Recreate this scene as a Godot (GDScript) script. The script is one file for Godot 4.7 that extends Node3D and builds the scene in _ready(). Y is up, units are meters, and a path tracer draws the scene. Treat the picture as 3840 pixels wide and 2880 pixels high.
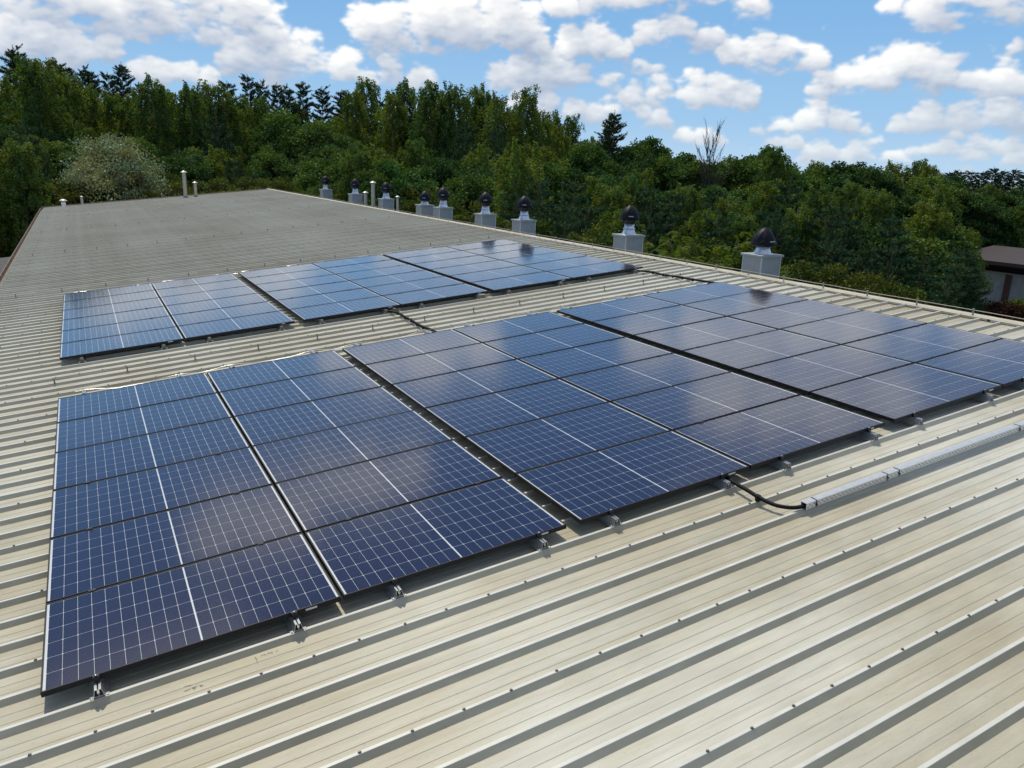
extends Node3D
# A roof with solar panels in front of a wood.  Roof coordinates: u up the slope (to the right), v along the ridge (away), n off the roof.
const SLOPE := deg_to_rad(5.5)
const GROUND := -5.6
const RIB := 0.30508            # spacing of the ribs of the roof sheets
const RIB0 := 7.538            # v of rib number 0; rib k lies at RIB0 - k * RIB
const RIB_TOP := -0.10         # n of the rib tops (the panels' top plane is n = 0)
const PAN := -0.137            # n of the pans between the ribs
const EAVE := -1.45
const RIDGE := 12.0
const V_NEAR := -9.2
const V_FAR := 52.2
const PW := 1.755              # panel length along u
const PH := 1.038              # panel width along v
const ROW := 1.0565            # pitch of the panel rows
var roof_t := Transform3D(Basis(Vector3(cos(SLOPE), sin(SLOPE), 0), Vector3(-sin(SLOPE), cos(SLOPE), 0), Vector3(0, 0, 1)), Vector3.ZERO)
var names := {}
var mats := {}
var rng := RandomNumberGenerator.new()

func _ready() -> void:
	rng.seed = 7
	camera_and_light()
	ground()
	warehouse()
	annex()
	house()
	panels()
	rails()
	conductors()
	cable_tray()
	conduits()
	vents()
	flues()
	plants()

func camera_and_light() -> void:
	var cam := Camera3D.new()
	cam.name = "camera"
	cam.transform = Transform3D(Basis(Vector3(0.87911, 0.03111, 0.4756), Vector3(0.10071, 0.96321, -0.24916), Vector3(-0.46586, 0.26694, 0.84363)).orthonormalized(), Vector3(0.4727, 2.9566, 4.574))
	cam.fov = rad_to_deg(2.0 * atan(1440.0 / 2920.8))
	cam.near = 0.05
	cam.far = 2000.0
	add_child(cam)
	var sun := DirectionalLight3D.new()
	sun.name = "sun"
	var e := deg_to_rad(SUN_EL)
	var a := deg_to_rad(SUN_AZ)
	var to_sun := Vector3(sin(a) * cos(e), sin(e), -cos(a) * cos(e))
	add_child(sun)
	sun.look_at_from_position(Vector3.ZERO, -to_sun, Vector3.FORWARD)
	sun.light_energy = 1.05
	sun.light_color = Color(1.0, 0.965, 0.875)
	sun.light_angular_distance = 0.53
	sun.shadow_enabled = true
	var w := WorldEnvironment.new()
	w.name = "environment"
	var env := Environment.new()
	env.background_mode = Environment.BG_SKY
	env.sky = Sky.new()
	var pm := PanoramaSkyMaterial.new()
	pm.panorama = ImageTexture.create_from_image(sky_image())
	env.sky.sky_material = pm
	env.background_energy_multiplier = 1.0
	env.ambient_light_source = Environment.AMBIENT_SOURCE_SKY
	env.tonemap_mode = Environment.TONE_MAPPER_LINEAR
	env.tonemap_exposure = 1.0
	env.sdfgi_enabled = true
	env.ssao_enabled = true
	env.ssil_enabled = true
	w.environment = env
	add_child(w)

# ---------------------------------------------------------------- sky
const SUN_EL := 59.0
const SUN_AZ := -3.0
# fair weather clouds: [height of the flat base, [[azimuth, elevation, radius] of each billow ...]], degrees
const CLOUDS := [[6.4,[[-0.5,8.2,2.72],[2.2,8.2,2.89],[5.0,8.6,3.06],[7.9,8.7,3.24],[10.4,8.7,2.79],[11.9,8.0,1.7],[8.9,7.5,1.7]]],[4.6,[[-2.7,6.6,1.57],[-1.1,6.4,1.57],[0.7,6.1,1.43],[2.7,6.3,1.09],[-1.8,5.4,1.63],[0.4,5.3,1.57]]],[4.2,[[4.2,5.1,1.09],[5.1,5.0,1.19]]],[4.3,[[6.8,4.9,1.23],[8.2,4.8,0.95]]],[4.7,[[10.3,6.5,1.77],[12.3,6.3,1.98],[14.5,6.5,1.98],[15.6,6.9,0.75],[16.9,6.0,1.57],[13.7,5.4,1.77],[20.0,6.1,1.23],[21.9,5.7,1.29],[18.0,5.2,1.43]]],[6.9,[[18.3,8.9,1.57],[20.2,8.7,2.25],[22.6,9.3,2.25],[24.8,9.5,2.59],[27.0,9.6,2.45],[28.9,8.9,1.98],[30.0,8.1,1.09],[24.8,8.3,3.41],[21.7,8.0,2.55]]],[6.5,[[32.2,8.3,1.43],[33.9,8.5,1.7],[35.2,7.7,1.43],[33.0,7.4,2.04],[37.0,7.0,0.89],[38.1,6.8,0.61]]],[9.3,[[31.5,10.6,1.43],[34.7,10.4,2.89],[38.1,10.5,3.24],[41.4,10.6,2.89],[43.7,10.5,1.7]]],[7.9,[[37.2,8.7,1.23],[39.3,8.6,1.7],[41.3,8.5,1.23]]],[6.4,[[43.0,7.8,1.23],[44.6,8.1,1.43],[46.3,7.7,1.43],[47.8,7.2,1.23],[45.0,7.2,1.63]]],[4.9,[[27.2,6.1,1.16],[29.0,6.5,1.57],[30.9,6.2,1.7],[32.8,5.9,1.77],[34.7,5.5,1.43]]],[4.0,[[36.5,4.8,1.23],[38.5,5.1,1.43],[40.4,5.3,1.57],[42.5,5.2,1.7],[44.0,5.0,1.23]]],[4.7,[[48.7,5.9,1.02],[50.2,5.9,1.23],[51.5,6.3,1.5],[53.0,6.9,1.57],[54.3,6.8,1.77],[55.5,6.3,1.36],[57.3,5.7,1.43],[58.7,5.5,1.7],[60.1,5.2,1.63],[54.8,5.6,2.72]]],[2.5,[[45.0,2.6,0.89],[46.6,3.0,1.09],[48.3,3.5,1.43],[50.3,3.4,1.43],[51.7,3.0,0.68]]],[2.7,[[53.6,3.3,0.89],[55.1,3.6,1.36],[57.1,3.6,1.57],[59.1,3.5,1.77],[60.4,3.4,1.53]]],[8.6,[[52.2,10.5,0.89],[54.3,10.2,1.77],[56.3,10.1,2.45],[58.2,9.6,2.38],[59.3,9.4,1.87]]],[8.7,[[48.3,9.0,0.37]]],[7.3,[[57.8,7.7,0.44]]],[7.2,[[59.3,7.6,0.68]]],[3.0,[[32.6,3.7,1.16],[34.8,3.8,1.5],[37.1,3.6,1.23]]],[2.7,[[34.2,3.1,1.57],[38.4,3.1,1.23]]],[1.7,[[41.9,2.3,1.23],[40.3,2.3,0.89]]],[1.5,[[46.8,1.8,1.43],[45.5,1.5,0.95]]],[1.7,[[49.9,2.4,0.44]]],[1.7,[[51.1,2.2,0.58],[52.6,1.8,1.16]]],[1.1,[[54.9,1.3,1.23],[56.4,1.5,1.36]]],[1.4,[[58.4,1.8,1.5],[59.9,1.7,1.36]]],[2.3,[[56.8,2.4,0.89],[58.1,2.4,0.75]]],[0.6,[[49.2,1.0,1.7],[51.4,1.1,1.5]]],[0.6,[[53.7,0.8,1.36],[57.8,0.9,1.57]]],[3.2,[[30.7,4.4,1.02],[28.7,4.6,0.89]]],[0.7,[[60.5,0.9,1.36]]]]

func sky_image() -> Image:
	var clouds: Array = CLOUDS.duplicate(true)
	var r := RandomNumberGenerator.new()
	r.seed = 41
	# the same kind of clouds goes on all round and overhead
	for k in 150:
		var el: float = [3.0, 5.0, 8.0, 12.0, 17.0, 24.0, 33.0, 44.0, 58.0, 75.0][k % 10] + r.randf_range(-1.5, 1.5)
		var az := r.randf_range(-180.0, 180.0)
		if el < 15.0 and az > -8.0 and az < 66.0:
			continue
		var big := 0.9 + el * 0.085
		var lobes := []
		var n := r.randi_range(4, 8)
		for j in n:
			var f := (j + 0.5) / n * 2.0 - 1.0
			lobes.append([az + f * big * 2.6 / maxf(cos(deg_to_rad(el)), 0.25), el + r.randf_range(-0.2, 0.8) * big * (1.0 - 0.5 * absf(f)), big * r.randf_range(0.75, 1.35) * (1.0 - 0.35 * absf(f))])
		clouds.append([el - big * 0.75, lobes])
	var low := sky_band(clouds, 4096, 0.0, 20.0, 228)
	var high := sky_band(clouds, 1536, 20.0, 90.0, 299)
	high.resize(4096, 796, Image.INTERPOLATE_CUBIC)
	var img := Image.create(4096, 2048, false, Image.FORMAT_RGBF)
	img.fill(Color(0.2, 0.22, 0.2))
	img.blit_rect(high, Rect2i(0, 0, 4096, 796), Vector2i(0, 0))
	img.blit_rect(low, Rect2i(0, 0, 4096, 228), Vector2i(0, 796))
	return img

# the blue of clear air by height above the horizon (linear)
func air(el: float) -> Vector3:
	const KEY := [[0.0, 0.50, 0.69, 0.88], [4.0, 0.345, 0.58, 0.85], [10.0, 0.235, 0.475, 0.80], [25.0, 0.115, 0.27, 0.57], [45.0, 0.065, 0.165, 0.40], [90.0, 0.04, 0.11, 0.32]]
	for k in KEY.size() - 1:
		if el <= KEY[k + 1][0]:
			var f: float = smoothstep(0.0, 1.0, clampf((el - KEY[k][0]) / (KEY[k + 1][0] - KEY[k][0]), 0.0, 1.0)) * 0.4 + 0.6 * clampf((el - KEY[k][0]) / (KEY[k + 1][0] - KEY[k][0]), 0.0, 1.0)
			return Vector3(KEY[k][1], KEY[k][2], KEY[k][3]).lerp(Vector3(KEY[k + 1][1], KEY[k + 1][2], KEY[k + 1][3]), f)
	return Vector3(0.04, 0.11, 0.32)

func sky_band(clouds: Array, w: int, el0: float, el1: float, h: int) -> Image:
	var per_x := 360.0 / w
	var per_y := (el1 - el0) / h
	var pad := int(3.0 / per_y)              # rows above the band, so that shade carries over
	var hh := h + pad
	var field := PackedFloat32Array()
	field.resize(w * hh)
	field.fill(-9.0)
	var tall := PackedFloat32Array()         # height within the cloud, 0 at its base
	tall.resize(w * hh)
	for c in clouds:
		for l0 in c[1]:
			var l: Array = l0.duplicate()
			l[2] *= 1.02
			var stretch := 1.0 / maxf(cos(deg_to_rad(l[1])), 0.2)
			var rx: float = l[2] * 1.25 * stretch
			var y0 := maxi(0, int((el1 + 3.0 - l[1] - l[2] * 1.25) / per_y))
			var y1 := mini(hh - 1, int((el1 + 3.0 - l[1] + l[2] * 1.25) / per_y))
			for y in range(y0, y1 + 1):
				var el := el1 + 3.0 - (y + 0.5) * per_y
				var dy: float = (el - l[1]) / l[2]
				var cut: float = clampf((el - c[0]) / (0.8 * l[2]), -1.2, 1.0)
				var rise: float = clampf((el - c[0]) / (1.7 * l[2]), 0.0, 1.0)
				var body: float = clampf(l[2] / 1.3, 0.35, 1.0)
				for x in range(int((l[0] - rx) / per_x), int((l[0] + rx) / per_x) + 1):
					var dx: float = ((x + 0.5) * per_x - l[0]) / (l[2] * stretch)
					var f := minf((1.0 - dx * dx - dy * dy) * body, cut)
					var at := y * w + posmod(x, w)
					if f > field[at]:
						field[at] = f
						tall[at] = rise
	var coarse := FastNoiseLite.new()
	coarse.seed = 11
	coarse.noise_type = FastNoiseLite.TYPE_SIMPLEX_SMOOTH
	coarse.frequency = 17.0
	coarse.fractal_type = FastNoiseLite.FRACTAL_FBM
	coarse.fractal_octaves = 6
	coarse.fractal_gain = 0.52
	var puff := FastNoiseLite.new()
	puff.seed = 5
	puff.noise_type = FastNoiseLite.TYPE_SIMPLEX_SMOOTH
	puff.frequency = 34.0
	puff.fractal_type = FastNoiseLite.FRACTAL_RIDGED
	puff.fractal_octaves = 4
	puff.fractal_gain = 0.5
	var dens := PackedFloat32Array()
	dens.resize(w * hh)
	for y in hh:
		var el := deg_to_rad(el1 + 3.0 - (y + 0.5) * per_y)
		var ce := cos(el)
		var se := sin(el) * 2.1
		for x in w:
			var at := y * w + x
			var f := field[at]
			if f > -0.9:
				var az := deg_to_rad((x + 0.5) * per_x)
				var px := sin(az) * ce
				var pz := cos(az) * ce
				f += coarse.get_noise_3d(px, se, pz) * 0.98 - (puff.get_noise_3d(px, se, pz) + 0.25) * 0.26 - 0.02
				dens[at] = f
			else:
				dens[at] = -9.0
	var out := PackedFloat32Array()
	out.resize(w * h * 3)
	for y in range(pad, hh):
		var el := el1 + 3.0 - (y + 0.5) * per_y
		var haze := exp(-maxf(el, 0.0) / 5.0)
		var clear := air(el)
		var sr := clear.x
		var sg := clear.y
		var sb := clear.z
		var step := maxf(0.22 + el * 0.02, per_y)
		for x in w:
			var at := y * w + x
			var r := sr
			var g := sg
			var b := sb
			var d := dens[at]
			if d > -0.06:
				var al := smoothstep(-0.06, 0.46, d)
				var az := (x + 0.5) * per_x
				if az > 180.0:
					az -= 360.0
				var lean := clampf((SUN_AZ - az) / maxf(absf(SUN_EL - el), 8.0), -0.7, 0.7)
				var deep := 0.0
				var slope := 0.0
				var roll := 0.0
				for s in [0.6, 1.4, 2.8, 4.6, 7.0, 10.0]:
					var yy := y - maxi(1, int(s * step / per_y))
					if yy < 0:
						break
					var dd := clampf(dens[yy * w + posmod(x + int(s * step * lean / per_x), w)], -0.3, 1.2)
					deep += maxf(dd, 0.0) * (0.30 + 0.10 * s)
					if s < 2.0:
						slope += clampf(d, 0.0, 1.2) - dd
					elif s < 5.0:
						roll += clampf(d, 0.0, 1.2) - dd
				var lum := clampf(0.04 + exp(-deep * 0.46) * 0.95 + slope * 0.30 * (1.0 - 0.75 * smoothstep(0.15, 0.75, d)) + roll * 0.14, 0.0, 1.15)
				lum *= lerpf(0.42, 1.0, smoothstep(0.0, 0.62, tall[at]))
				al *= lerpf(0.93, 1.0, lum)
				var far := 0.40 * haze
				var cr := lerpf(lerpf(0.40, 0.99, lum), sr + 0.25, far)
				var cg := lerpf(lerpf(0.465, 0.985, lum), sg + 0.20, far)
				var cb := lerpf(lerpf(0.60, 0.975, lum), sb + 0.06, far)
				r = lerpf(r, cr, al)
				g = lerpf(g, cg, al)
				b = lerpf(b, cb, al)
			var o := ((y - pad) * w + x) * 3
			out[o] = r
			out[o + 1] = g
			out[o + 2] = b
	return Image.create_from_data(w, h, false, Image.FORMAT_RGBF, out.to_byte_array())

# ---------------------------------------------------------------- helpers
class Shape:
	var v := PackedVector3Array()
	var n := PackedVector3Array()
	var uv := PackedVector2Array()
	var c := PackedColorArray()
	var i := PackedInt32Array()
	var col := Color.WHITE
	func quad(a: Vector3, b: Vector3, cc: Vector3, d: Vector3) -> void:   # counter-clockwise seen from outside
		var nn := (b - a).cross(cc - a)
		if nn.length_squared() < 1e-14:
			nn = (cc - a).cross(d - a)
		quad_n(a, b, cc, d, nn.normalized())
	func quad_n(a: Vector3, b: Vector3, cc: Vector3, d: Vector3, nn: Vector3) -> void:
		var k := v.size()
		v.append(a); v.append(b); v.append(cc); v.append(d)
		for j in 4:
			n.append(nn); c.append(col)
		uv.append(Vector2(0, 0)); uv.append(Vector2(1, 0)); uv.append(Vector2(1, 1)); uv.append(Vector2(0, 1))
		i.append(k); i.append(k + 2); i.append(k + 1); i.append(k); i.append(k + 3); i.append(k + 2)
	func tri(a: Vector3, b: Vector3, cc: Vector3) -> void:
		var nn := (b - a).cross(cc - a).normalized()
		var k := v.size()
		v.append(a); v.append(b); v.append(cc)
		for j in 3:
			n.append(nn); c.append(col); uv.append(Vector2.ZERO)
		i.append(k); i.append(k + 2); i.append(k + 1)
	func box(at: Vector3, size: Vector3, bas := Basis.IDENTITY, bevel := 0.0) -> void:
		var s := size / 2.0
		if bevel <= 0.0:
			for f in [[Vector3.RIGHT, Vector3.UP, Vector3.BACK], [Vector3.LEFT, Vector3.BACK, Vector3.UP], [Vector3.UP, Vector3.BACK, Vector3.RIGHT], [Vector3.DOWN, Vector3.RIGHT, Vector3.BACK], [Vector3.BACK, Vector3.RIGHT, Vector3.UP], [Vector3.FORWARD, Vector3.UP, Vector3.RIGHT]]:
				var p: Vector3 = f[0] * s; var q: Vector3 = f[1] * s; var w: Vector3 = f[2] * s
				quad(at + bas * (p - q - w), at + bas * (p + q - w), at + bas * (p + q + w), at + bas * (p - q + w))
			return
		var pr := [Vector2(-s.x + bevel, -s.y), Vector2(s.x - bevel, -s.y), Vector2(s.x, -s.y + bevel), Vector2(s.x, s.y - bevel), Vector2(s.x - bevel, s.y), Vector2(-s.x + bevel, s.y), Vector2(-s.x, s.y - bevel), Vector2(-s.x, -s.y + bevel)]
		prism(pr, -s.z, s.z, Transform3D(bas, at))
	# a convex or star-shaped outline (x, y; counter-clockwise) pushed along z
	func prism(pr: Array, z0: float, z1: float, t := Transform3D.IDENTITY, caps := true) -> void:
		var m := pr.size()
		for k in m:
			var a: Vector2 = pr[k]; var b: Vector2 = pr[(k + 1) % m]
			quad(t * Vector3(a.x, a.y, z0), t * Vector3(b.x, b.y, z0), t * Vector3(b.x, b.y, z1), t * Vector3(a.x, a.y, z1))
		if caps:
			var idx := Geometry2D.triangulate_polygon(PackedVector2Array(pr))
			for k in range(0, idx.size(), 3):
				var a: Vector2 = pr[idx[k]]; var b: Vector2 = pr[idx[k + 1]]; var d: Vector2 = pr[idx[k + 2]]
				if (b - a).cross(d - a) < 0.0:
					var e := b; b = d; d = e
				tri(t * Vector3(a.x, a.y, z1), t * Vector3(b.x, b.y, z1), t * Vector3(d.x, d.y, z1))
				tri(t * Vector3(a.x, a.y, z0), t * Vector3(d.x, d.y, z0), t * Vector3(b.x, b.y, z0))
	# a round tube along points, radii given per point
	func tube(pts: Array, radii: Array, sides := 6, caps := true) -> void:
		var k0 := v.size()
		var m := pts.size()
		var x := Vector3.RIGHT
		for k in m:
			var dir: Vector3 = (pts[mini(k + 1, m - 1)] - pts[maxi(k - 1, 0)]).normalized()
			if k == 0:
				x = dir.cross(Vector3.UP if absf(dir.y) < 0.9 else Vector3.RIGHT).normalized()
			x = (x - dir * x.dot(dir)).normalized()
			var y := dir.cross(x)
			for s in sides:
				var a := TAU * s / sides
				var d := x * cos(a) + y * sin(a)
				v.append(pts[k] + d * radii[k]); n.append(d); c.append(col); uv.append(Vector2(float(s) / sides, k))
		for k in m - 1:
			for s in sides:
				var a := k0 + k * sides + s
				var b := k0 + k * sides + (s + 1) % sides
				i.append(a); i.append(a + sides); i.append(b)
				i.append(b); i.append(a + sides); i.append(b + sides)
		if caps:
			for e in [0, m - 1]:
				var dir: Vector3 = (pts[1] - pts[0]).normalized() if e == 0 else (pts[m - 1] - pts[m - 2]).normalized()
				var kc := v.size()
				v.append(pts[e]); n.append(-dir if e == 0 else dir); c.append(col); uv.append(Vector2.ZERO)
				for s in sides:
					v.append(v[k0 + e * sides + s]); n.append(-dir if e == 0 else dir); c.append(col); uv.append(Vector2.ZERO)
				for s in sides:
					i.append(kc)
					if e == 0:
						i.append(kc + 1 + s); i.append(kc + 1 + (s + 1) % sides)
					else:
						i.append(kc + 1 + (s + 1) % sides); i.append(kc + 1 + s)
	# [radius, height] pairs from the bottom up, turned round y
	func lathe(pr: Array, sides := 20, at := Vector3.ZERO) -> void:
		var k0 := v.size()
		var m := pr.size()
		for k in m:
			var a: Vector2 = pr[maxi(k - 1, 0)]; var b: Vector2 = pr[mini(k + 1, m - 1)]
			var tn := (b - a).normalized()
			for s in sides + 1:
				var an := TAU * s / sides
				var rr: float = pr[k].x
				v.append(at + Vector3(cos(an) * rr, pr[k].y, sin(an) * rr))
				n.append(Vector3(cos(an) * tn.y, -tn.x, sin(an) * tn.y)); c.append(col); uv.append(Vector2(float(s) / sides, float(k) / m))
		for k in m - 1:
			for s in sides:
				var a := k0 + k * (sides + 1) + s
				var b := a + sides + 1
				i.append(a); i.append(a + 1); i.append(b)
				i.append(a + 1); i.append(b + 1); i.append(b)
	func leaf(at: Vector3, along: Vector3, side: Vector3) -> void:
		var k := v.size()
		var nn := side.cross(along).normalized()
		v.append(at); v.append(at + along * 0.45 - side); v.append(at + along); v.append(at + along * 0.45 + side)
		for j in 4:
			n.append(nn); c.append(col)
		i.append(k); i.append(k + 1); i.append(k + 2); i.append(k); i.append(k + 2); i.append(k + 3)
	func needle(at: Vector3, along: Vector3, side: Vector3) -> void:
		var k := v.size()
		var nn := side.cross(along).normalized()
		v.append(at - side); v.append(at + side); v.append(at + along)
		for j in 3:
			n.append(nn); c.append(col)
		i.append(k); i.append(k + 2); i.append(k + 1)
	func smooth_normals() -> void:
		n.fill(Vector3.ZERO)
		for k in range(0, i.size(), 3):
			var nn := (v[i[k + 2]] - v[i[k]]).cross(v[i[k + 1]] - v[i[k]])
			for j in 3:
				n[i[k + j]] += nn
		for k in n.size():
			n[k] = n[k].normalized()
	func arrays() -> Array:
		var a := []
		a.resize(Mesh.ARRAY_MAX)
		a[Mesh.ARRAY_VERTEX] = v
		a[Mesh.ARRAY_NORMAL] = n
		if uv.size() == v.size():
			a[Mesh.ARRAY_TEX_UV] = uv
		a[Mesh.ARRAY_COLOR] = c
		a[Mesh.ARRAY_INDEX] = i
		return a
	func mesh() -> ArrayMesh:
		var m := ArrayMesh.new()
		m.add_surface_from_arrays(Mesh.PRIMITIVE_TRIANGLES, arrays())
		return m

func numbered(called: String) -> String:
	names[called] = names.get(called, -1) + 1
	return called if names[called] == 0 else "%s_%03d" % [called, names[called]]

func thing(called: String, label: String, category: String, group := "", t := Transform3D.IDENTITY) -> Node3D:
	var o := Node3D.new()
	o.name = numbered(called)
	add_child(o)
	o.transform = t
	tag(o, label, category, group)
	return o

func tag(o: Node, label: String, category: String, group := "") -> void:
	o.set_meta("label", label)
	o.set_meta("category", category)
	if group:
		o.set_meta("group", group)

func part(parent: Node3D, called: String, m: Mesh, mat: Material, t := Transform3D.IDENTITY) -> MeshInstance3D:
	var o := MeshInstance3D.new()
	o.name = called
	o.mesh = m
	o.material_override = mat
	o.transform = t
	parent.add_child(o, true)
	return o

func on_roof(u: float, v: float, n := 0.0) -> Transform3D:
	return roof_t * Transform3D(Basis.IDENTITY, Vector3(u, n, -v))

func P(u: float, v: float, n: float) -> Vector3:
	return Vector3(u, n, -v)

func lin(r: float, g: float, b: float) -> Color:
	return Color(r, g, b).linear_to_srgb()

func paint(called: String, color: Color, rough := 0.6, metal := 0.0, spec := 0.5) -> StandardMaterial3D:
	if mats.has(called):
		return mats[called]
	var m := StandardMaterial3D.new()
	m.resource_name = called
	m.albedo_color = color
	m.roughness = rough
	m.metallic = metal
	m.metallic_specular = spec
	mats[called] = m
	return m

# a tiling map of noise (bytes), made at w x h and stretched to size x size
func noise_map(size: int, w: int, h: int, freq: float, sd: int, octaves := 5, gain := 0.5) -> PackedByteArray:
	var f := FastNoiseLite.new()
	f.seed = sd
	f.noise_type = FastNoiseLite.TYPE_SIMPLEX_SMOOTH
	f.frequency = freq
	f.fractal_octaves = octaves
	f.fractal_gain = gain
	var img := f.get_seamless_image(w, h)
	img.convert(Image.FORMAT_L8)
	img.resize(size, size, Image.INTERPOLATE_CUBIC)
	return img.get_data()

# ---------------------------------------------------------------- setting
func noisy_material(called: String, a: Color, b: Color, scale: Vector3, sd: int, rough := 0.85, freq := 0.02) -> StandardMaterial3D:
	if mats.has(called):
		return mats[called]
	var m := paint(called, Color.WHITE, rough)
	var size := 256
	var d := noise_map(size, 256, 256, freq, sd, 6, 0.6)
	var img := Image.create(size, size, false, Image.FORMAT_RGB8)
	for y in size:
		for x in size:
			img.set_pixel(x, y, a.lerp(b, d[y * size + x] / 255.0))
	m.albedo_texture = ImageTexture.create_from_image(img)
	m.uv1_triplanar = true
	m.uv1_world_triplanar = true
	m.uv1_scale = scale
	return m

func ground() -> void:
	var s := Shape.new()
	s.quad(Vector3(-900, GROUND, 900), Vector3(900, GROUND, 900), Vector3(900, GROUND, -900), Vector3(-900, GROUND, -900))
	var g := MeshInstance3D.new()
	g.name = "ground"
	g.mesh = s.mesh()
	g.material_override = noisy_material("forest_floor", lin(0.05, 0.055, 0.02), lin(0.12, 0.11, 0.055), Vector3(0.07, 0.07, 0.07), 3, 0.95)
	g.set_meta("kind", "structure")
	add_child(g)

func roof_paint() -> StandardMaterial3D:
	if mats.has("roof_paint"):
		return mats["roof_paint"]
	var size := 1024
	var streak := noise_map(size, 64, 1024, 0.02, 21, 5, 0.6)       # runs down the slope
	var fine := noise_map(size, 256, 1024, 0.06, 22, 4, 0.6)
	var blotch := noise_map(size, 512, 512, 0.012, 23, 6, 0.6)
	var rust := noise_map(size, 160, 512, 0.03, 24, 5, 0.65)
	var speck := noise_map(size, 1024, 1024, 0.16, 25, 2, 0.5)
	var scuff := noise_map(size, 700, 1024, 0.05, 26, 4, 0.7)
	var data := PackedByteArray()
	data.resize(size * size * 3)
	var rough := PackedByteArray()
	rough.resize(size * size)
	for k in size * size:
		var a := streak[k] / 255.0 - 0.5
		var b := blotch[k] / 255.0 - 0.5
		var f := fine[k] / 255.0 - 0.5
		var l := 0.75 + a * 0.06 + b * 0.06 + f * 0.06
		var warm := clampf((rust[k] / 255.0 - 0.52) * 2.4, 0.0, 1.0) * 0.45 + clampf(-a * 1.0, 0.0, 0.3)
		var w := clampf((scuff[k] / 255.0 - 0.70) * 7.0, 0.0, 1.0)     # pale rubbed marks
		var d := clampf((speck[k] / 255.0 - 0.80) * 8.0, 0.0, 1.0)     # dark specks
		l = lerpf(l, 0.78, w * 0.6) - d * 0.10
		data[k * 3] = int(clampf(l * 1.0, 0.0, 1.0) * 255.0)
		data[k * 3 + 1] = int(clampf(l * (0.998 - 0.030 * warm), 0.0, 1.0) * 255.0)
		data[k * 3 + 2] = int(clampf(l * (0.95 - 0.10 * warm + 0.03 * w), 0.0, 1.0) * 255.0)
		rough[k] = int(clampf(0.52 + b * 0.16 - a * 0.14, 0.4, 0.75) * 255.0)
	var m := paint("roof_paint", Color.WHITE, 1.0)
	m.albedo_texture = ImageTexture.create_from_image(Image.create_from_data(size, size, false, Image.FORMAT_RGB8, data))
	m.roughness_texture = ImageTexture.create_from_image(Image.create_from_data(size, size, false, Image.FORMAT_L8, rough))
	m.uv1_triplanar = true
	m.uv1_world_triplanar = true
	m.uv1_scale = Vector3(0.16, 0.31, 0.31)
	weather(m)
	return m

# broad patches of grime over whole stretches of the roof
func weather(m: StandardMaterial3D) -> void:
	if not mats.has("grime_picture"):
		var big := noise_map(512, 512, 512, 0.010, 31, 6, 0.6)
		var img := Image.create(512, 512, false, Image.FORMAT_RGB8)
		for y in 512:
			for x in 512:
				var t := clampf((big[y * 512 + x] / 255.0 - 0.22) * 1.7, 0.0, 1.0)
				img.set_pixel(x, y, Color(0.86, 0.83, 0.765).lerp(Color.WHITE, t))
		mats["grime_picture"] = ImageTexture.create_from_image(img)
	m.detail_enabled = true
	m.detail_blend_mode = BaseMaterial3D.BLEND_MODE_MUL
	m.detail_albedo = mats["grime_picture"]
	m.detail_uv_layer = BaseMaterial3D.DETAIL_UV_2
	m.uv2_triplanar = true
	m.uv2_world_triplanar = true
	m.uv2_scale = Vector3(0.036, 0.036, 0.036)

# cross-section of one roof sheet towards the viewer: [z, n] from the foot of one lapped rib to the foot of the next
func sheet_profile() -> Array:
	var pr := []
	for j in 3:
		var zf := (j + 1) * RIB
		var z0 := j * RIB + 0.027
		pr.append(Vector2(z0, PAN))
		for st in [0.085, 0.168]:
			var a: float = j * RIB + st
			pr.append(Vector2(a, PAN)); pr.append(Vector2(a + 0.003, PAN + 0.0026)); pr.append(Vector2(a + 0.034, PAN + 0.0026)); pr.append(Vector2(a + 0.037, PAN))
		pr.append(Vector2(zf - 0.043, PAN))
		pr.append(Vector2(zf - 0.024, RIB_TOP - 0.002)); pr.append(Vector2(zf - 0.0225, RIB_TOP))
		if j == 2:   # the next sheet's edge laps half of this rib
			pr.append(Vector2(zf - 0.013, RIB_TOP)); pr.append(Vector2(zf - 0.0125, RIB_TOP + 0.0022))
			pr.append(Vector2(zf, RIB_TOP + 0.0022)); pr.append(Vector2(zf + 0.0015, RIB_TOP + 0.0005))
		else:
			pr.append(Vector2(zf, RIB_TOP)); pr.append(Vector2(zf + 0.0015, RIB_TOP - 0.0015))
		pr.append(Vector2(zf + 0.027, PAN))
	return pr

func sheet_mesh(u0: float, u1: float, pan_m: Material, rib_m: Material, top_m: Material) -> ArrayMesh:
	var shapes := [Shape.new(), Shape.new(), Shape.new()]
	var pr := sheet_profile()
	for k in pr.size() - 1:
		var a: Vector2 = pr[k]; var b: Vector2 = pr[k + 1]
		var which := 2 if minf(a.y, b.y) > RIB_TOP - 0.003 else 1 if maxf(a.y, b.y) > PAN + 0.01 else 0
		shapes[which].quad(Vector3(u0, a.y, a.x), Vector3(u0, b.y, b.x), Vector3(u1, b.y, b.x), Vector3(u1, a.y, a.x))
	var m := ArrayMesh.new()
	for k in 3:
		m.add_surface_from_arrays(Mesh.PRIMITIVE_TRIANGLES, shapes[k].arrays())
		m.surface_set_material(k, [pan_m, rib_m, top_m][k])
	return m

func screw_shape(s: Shape, at: Vector3) -> void:
	s.lathe([Vector2(0.0, 0.0), Vector2(0.0105, 0.0), Vector2(0.0105, 0.0018), Vector2(0.0065, 0.003), Vector2(0.0062, 0.0085), Vector2(0.0045, 0.0098), Vector2(0.0, 0.0098)], 7, at)

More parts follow.
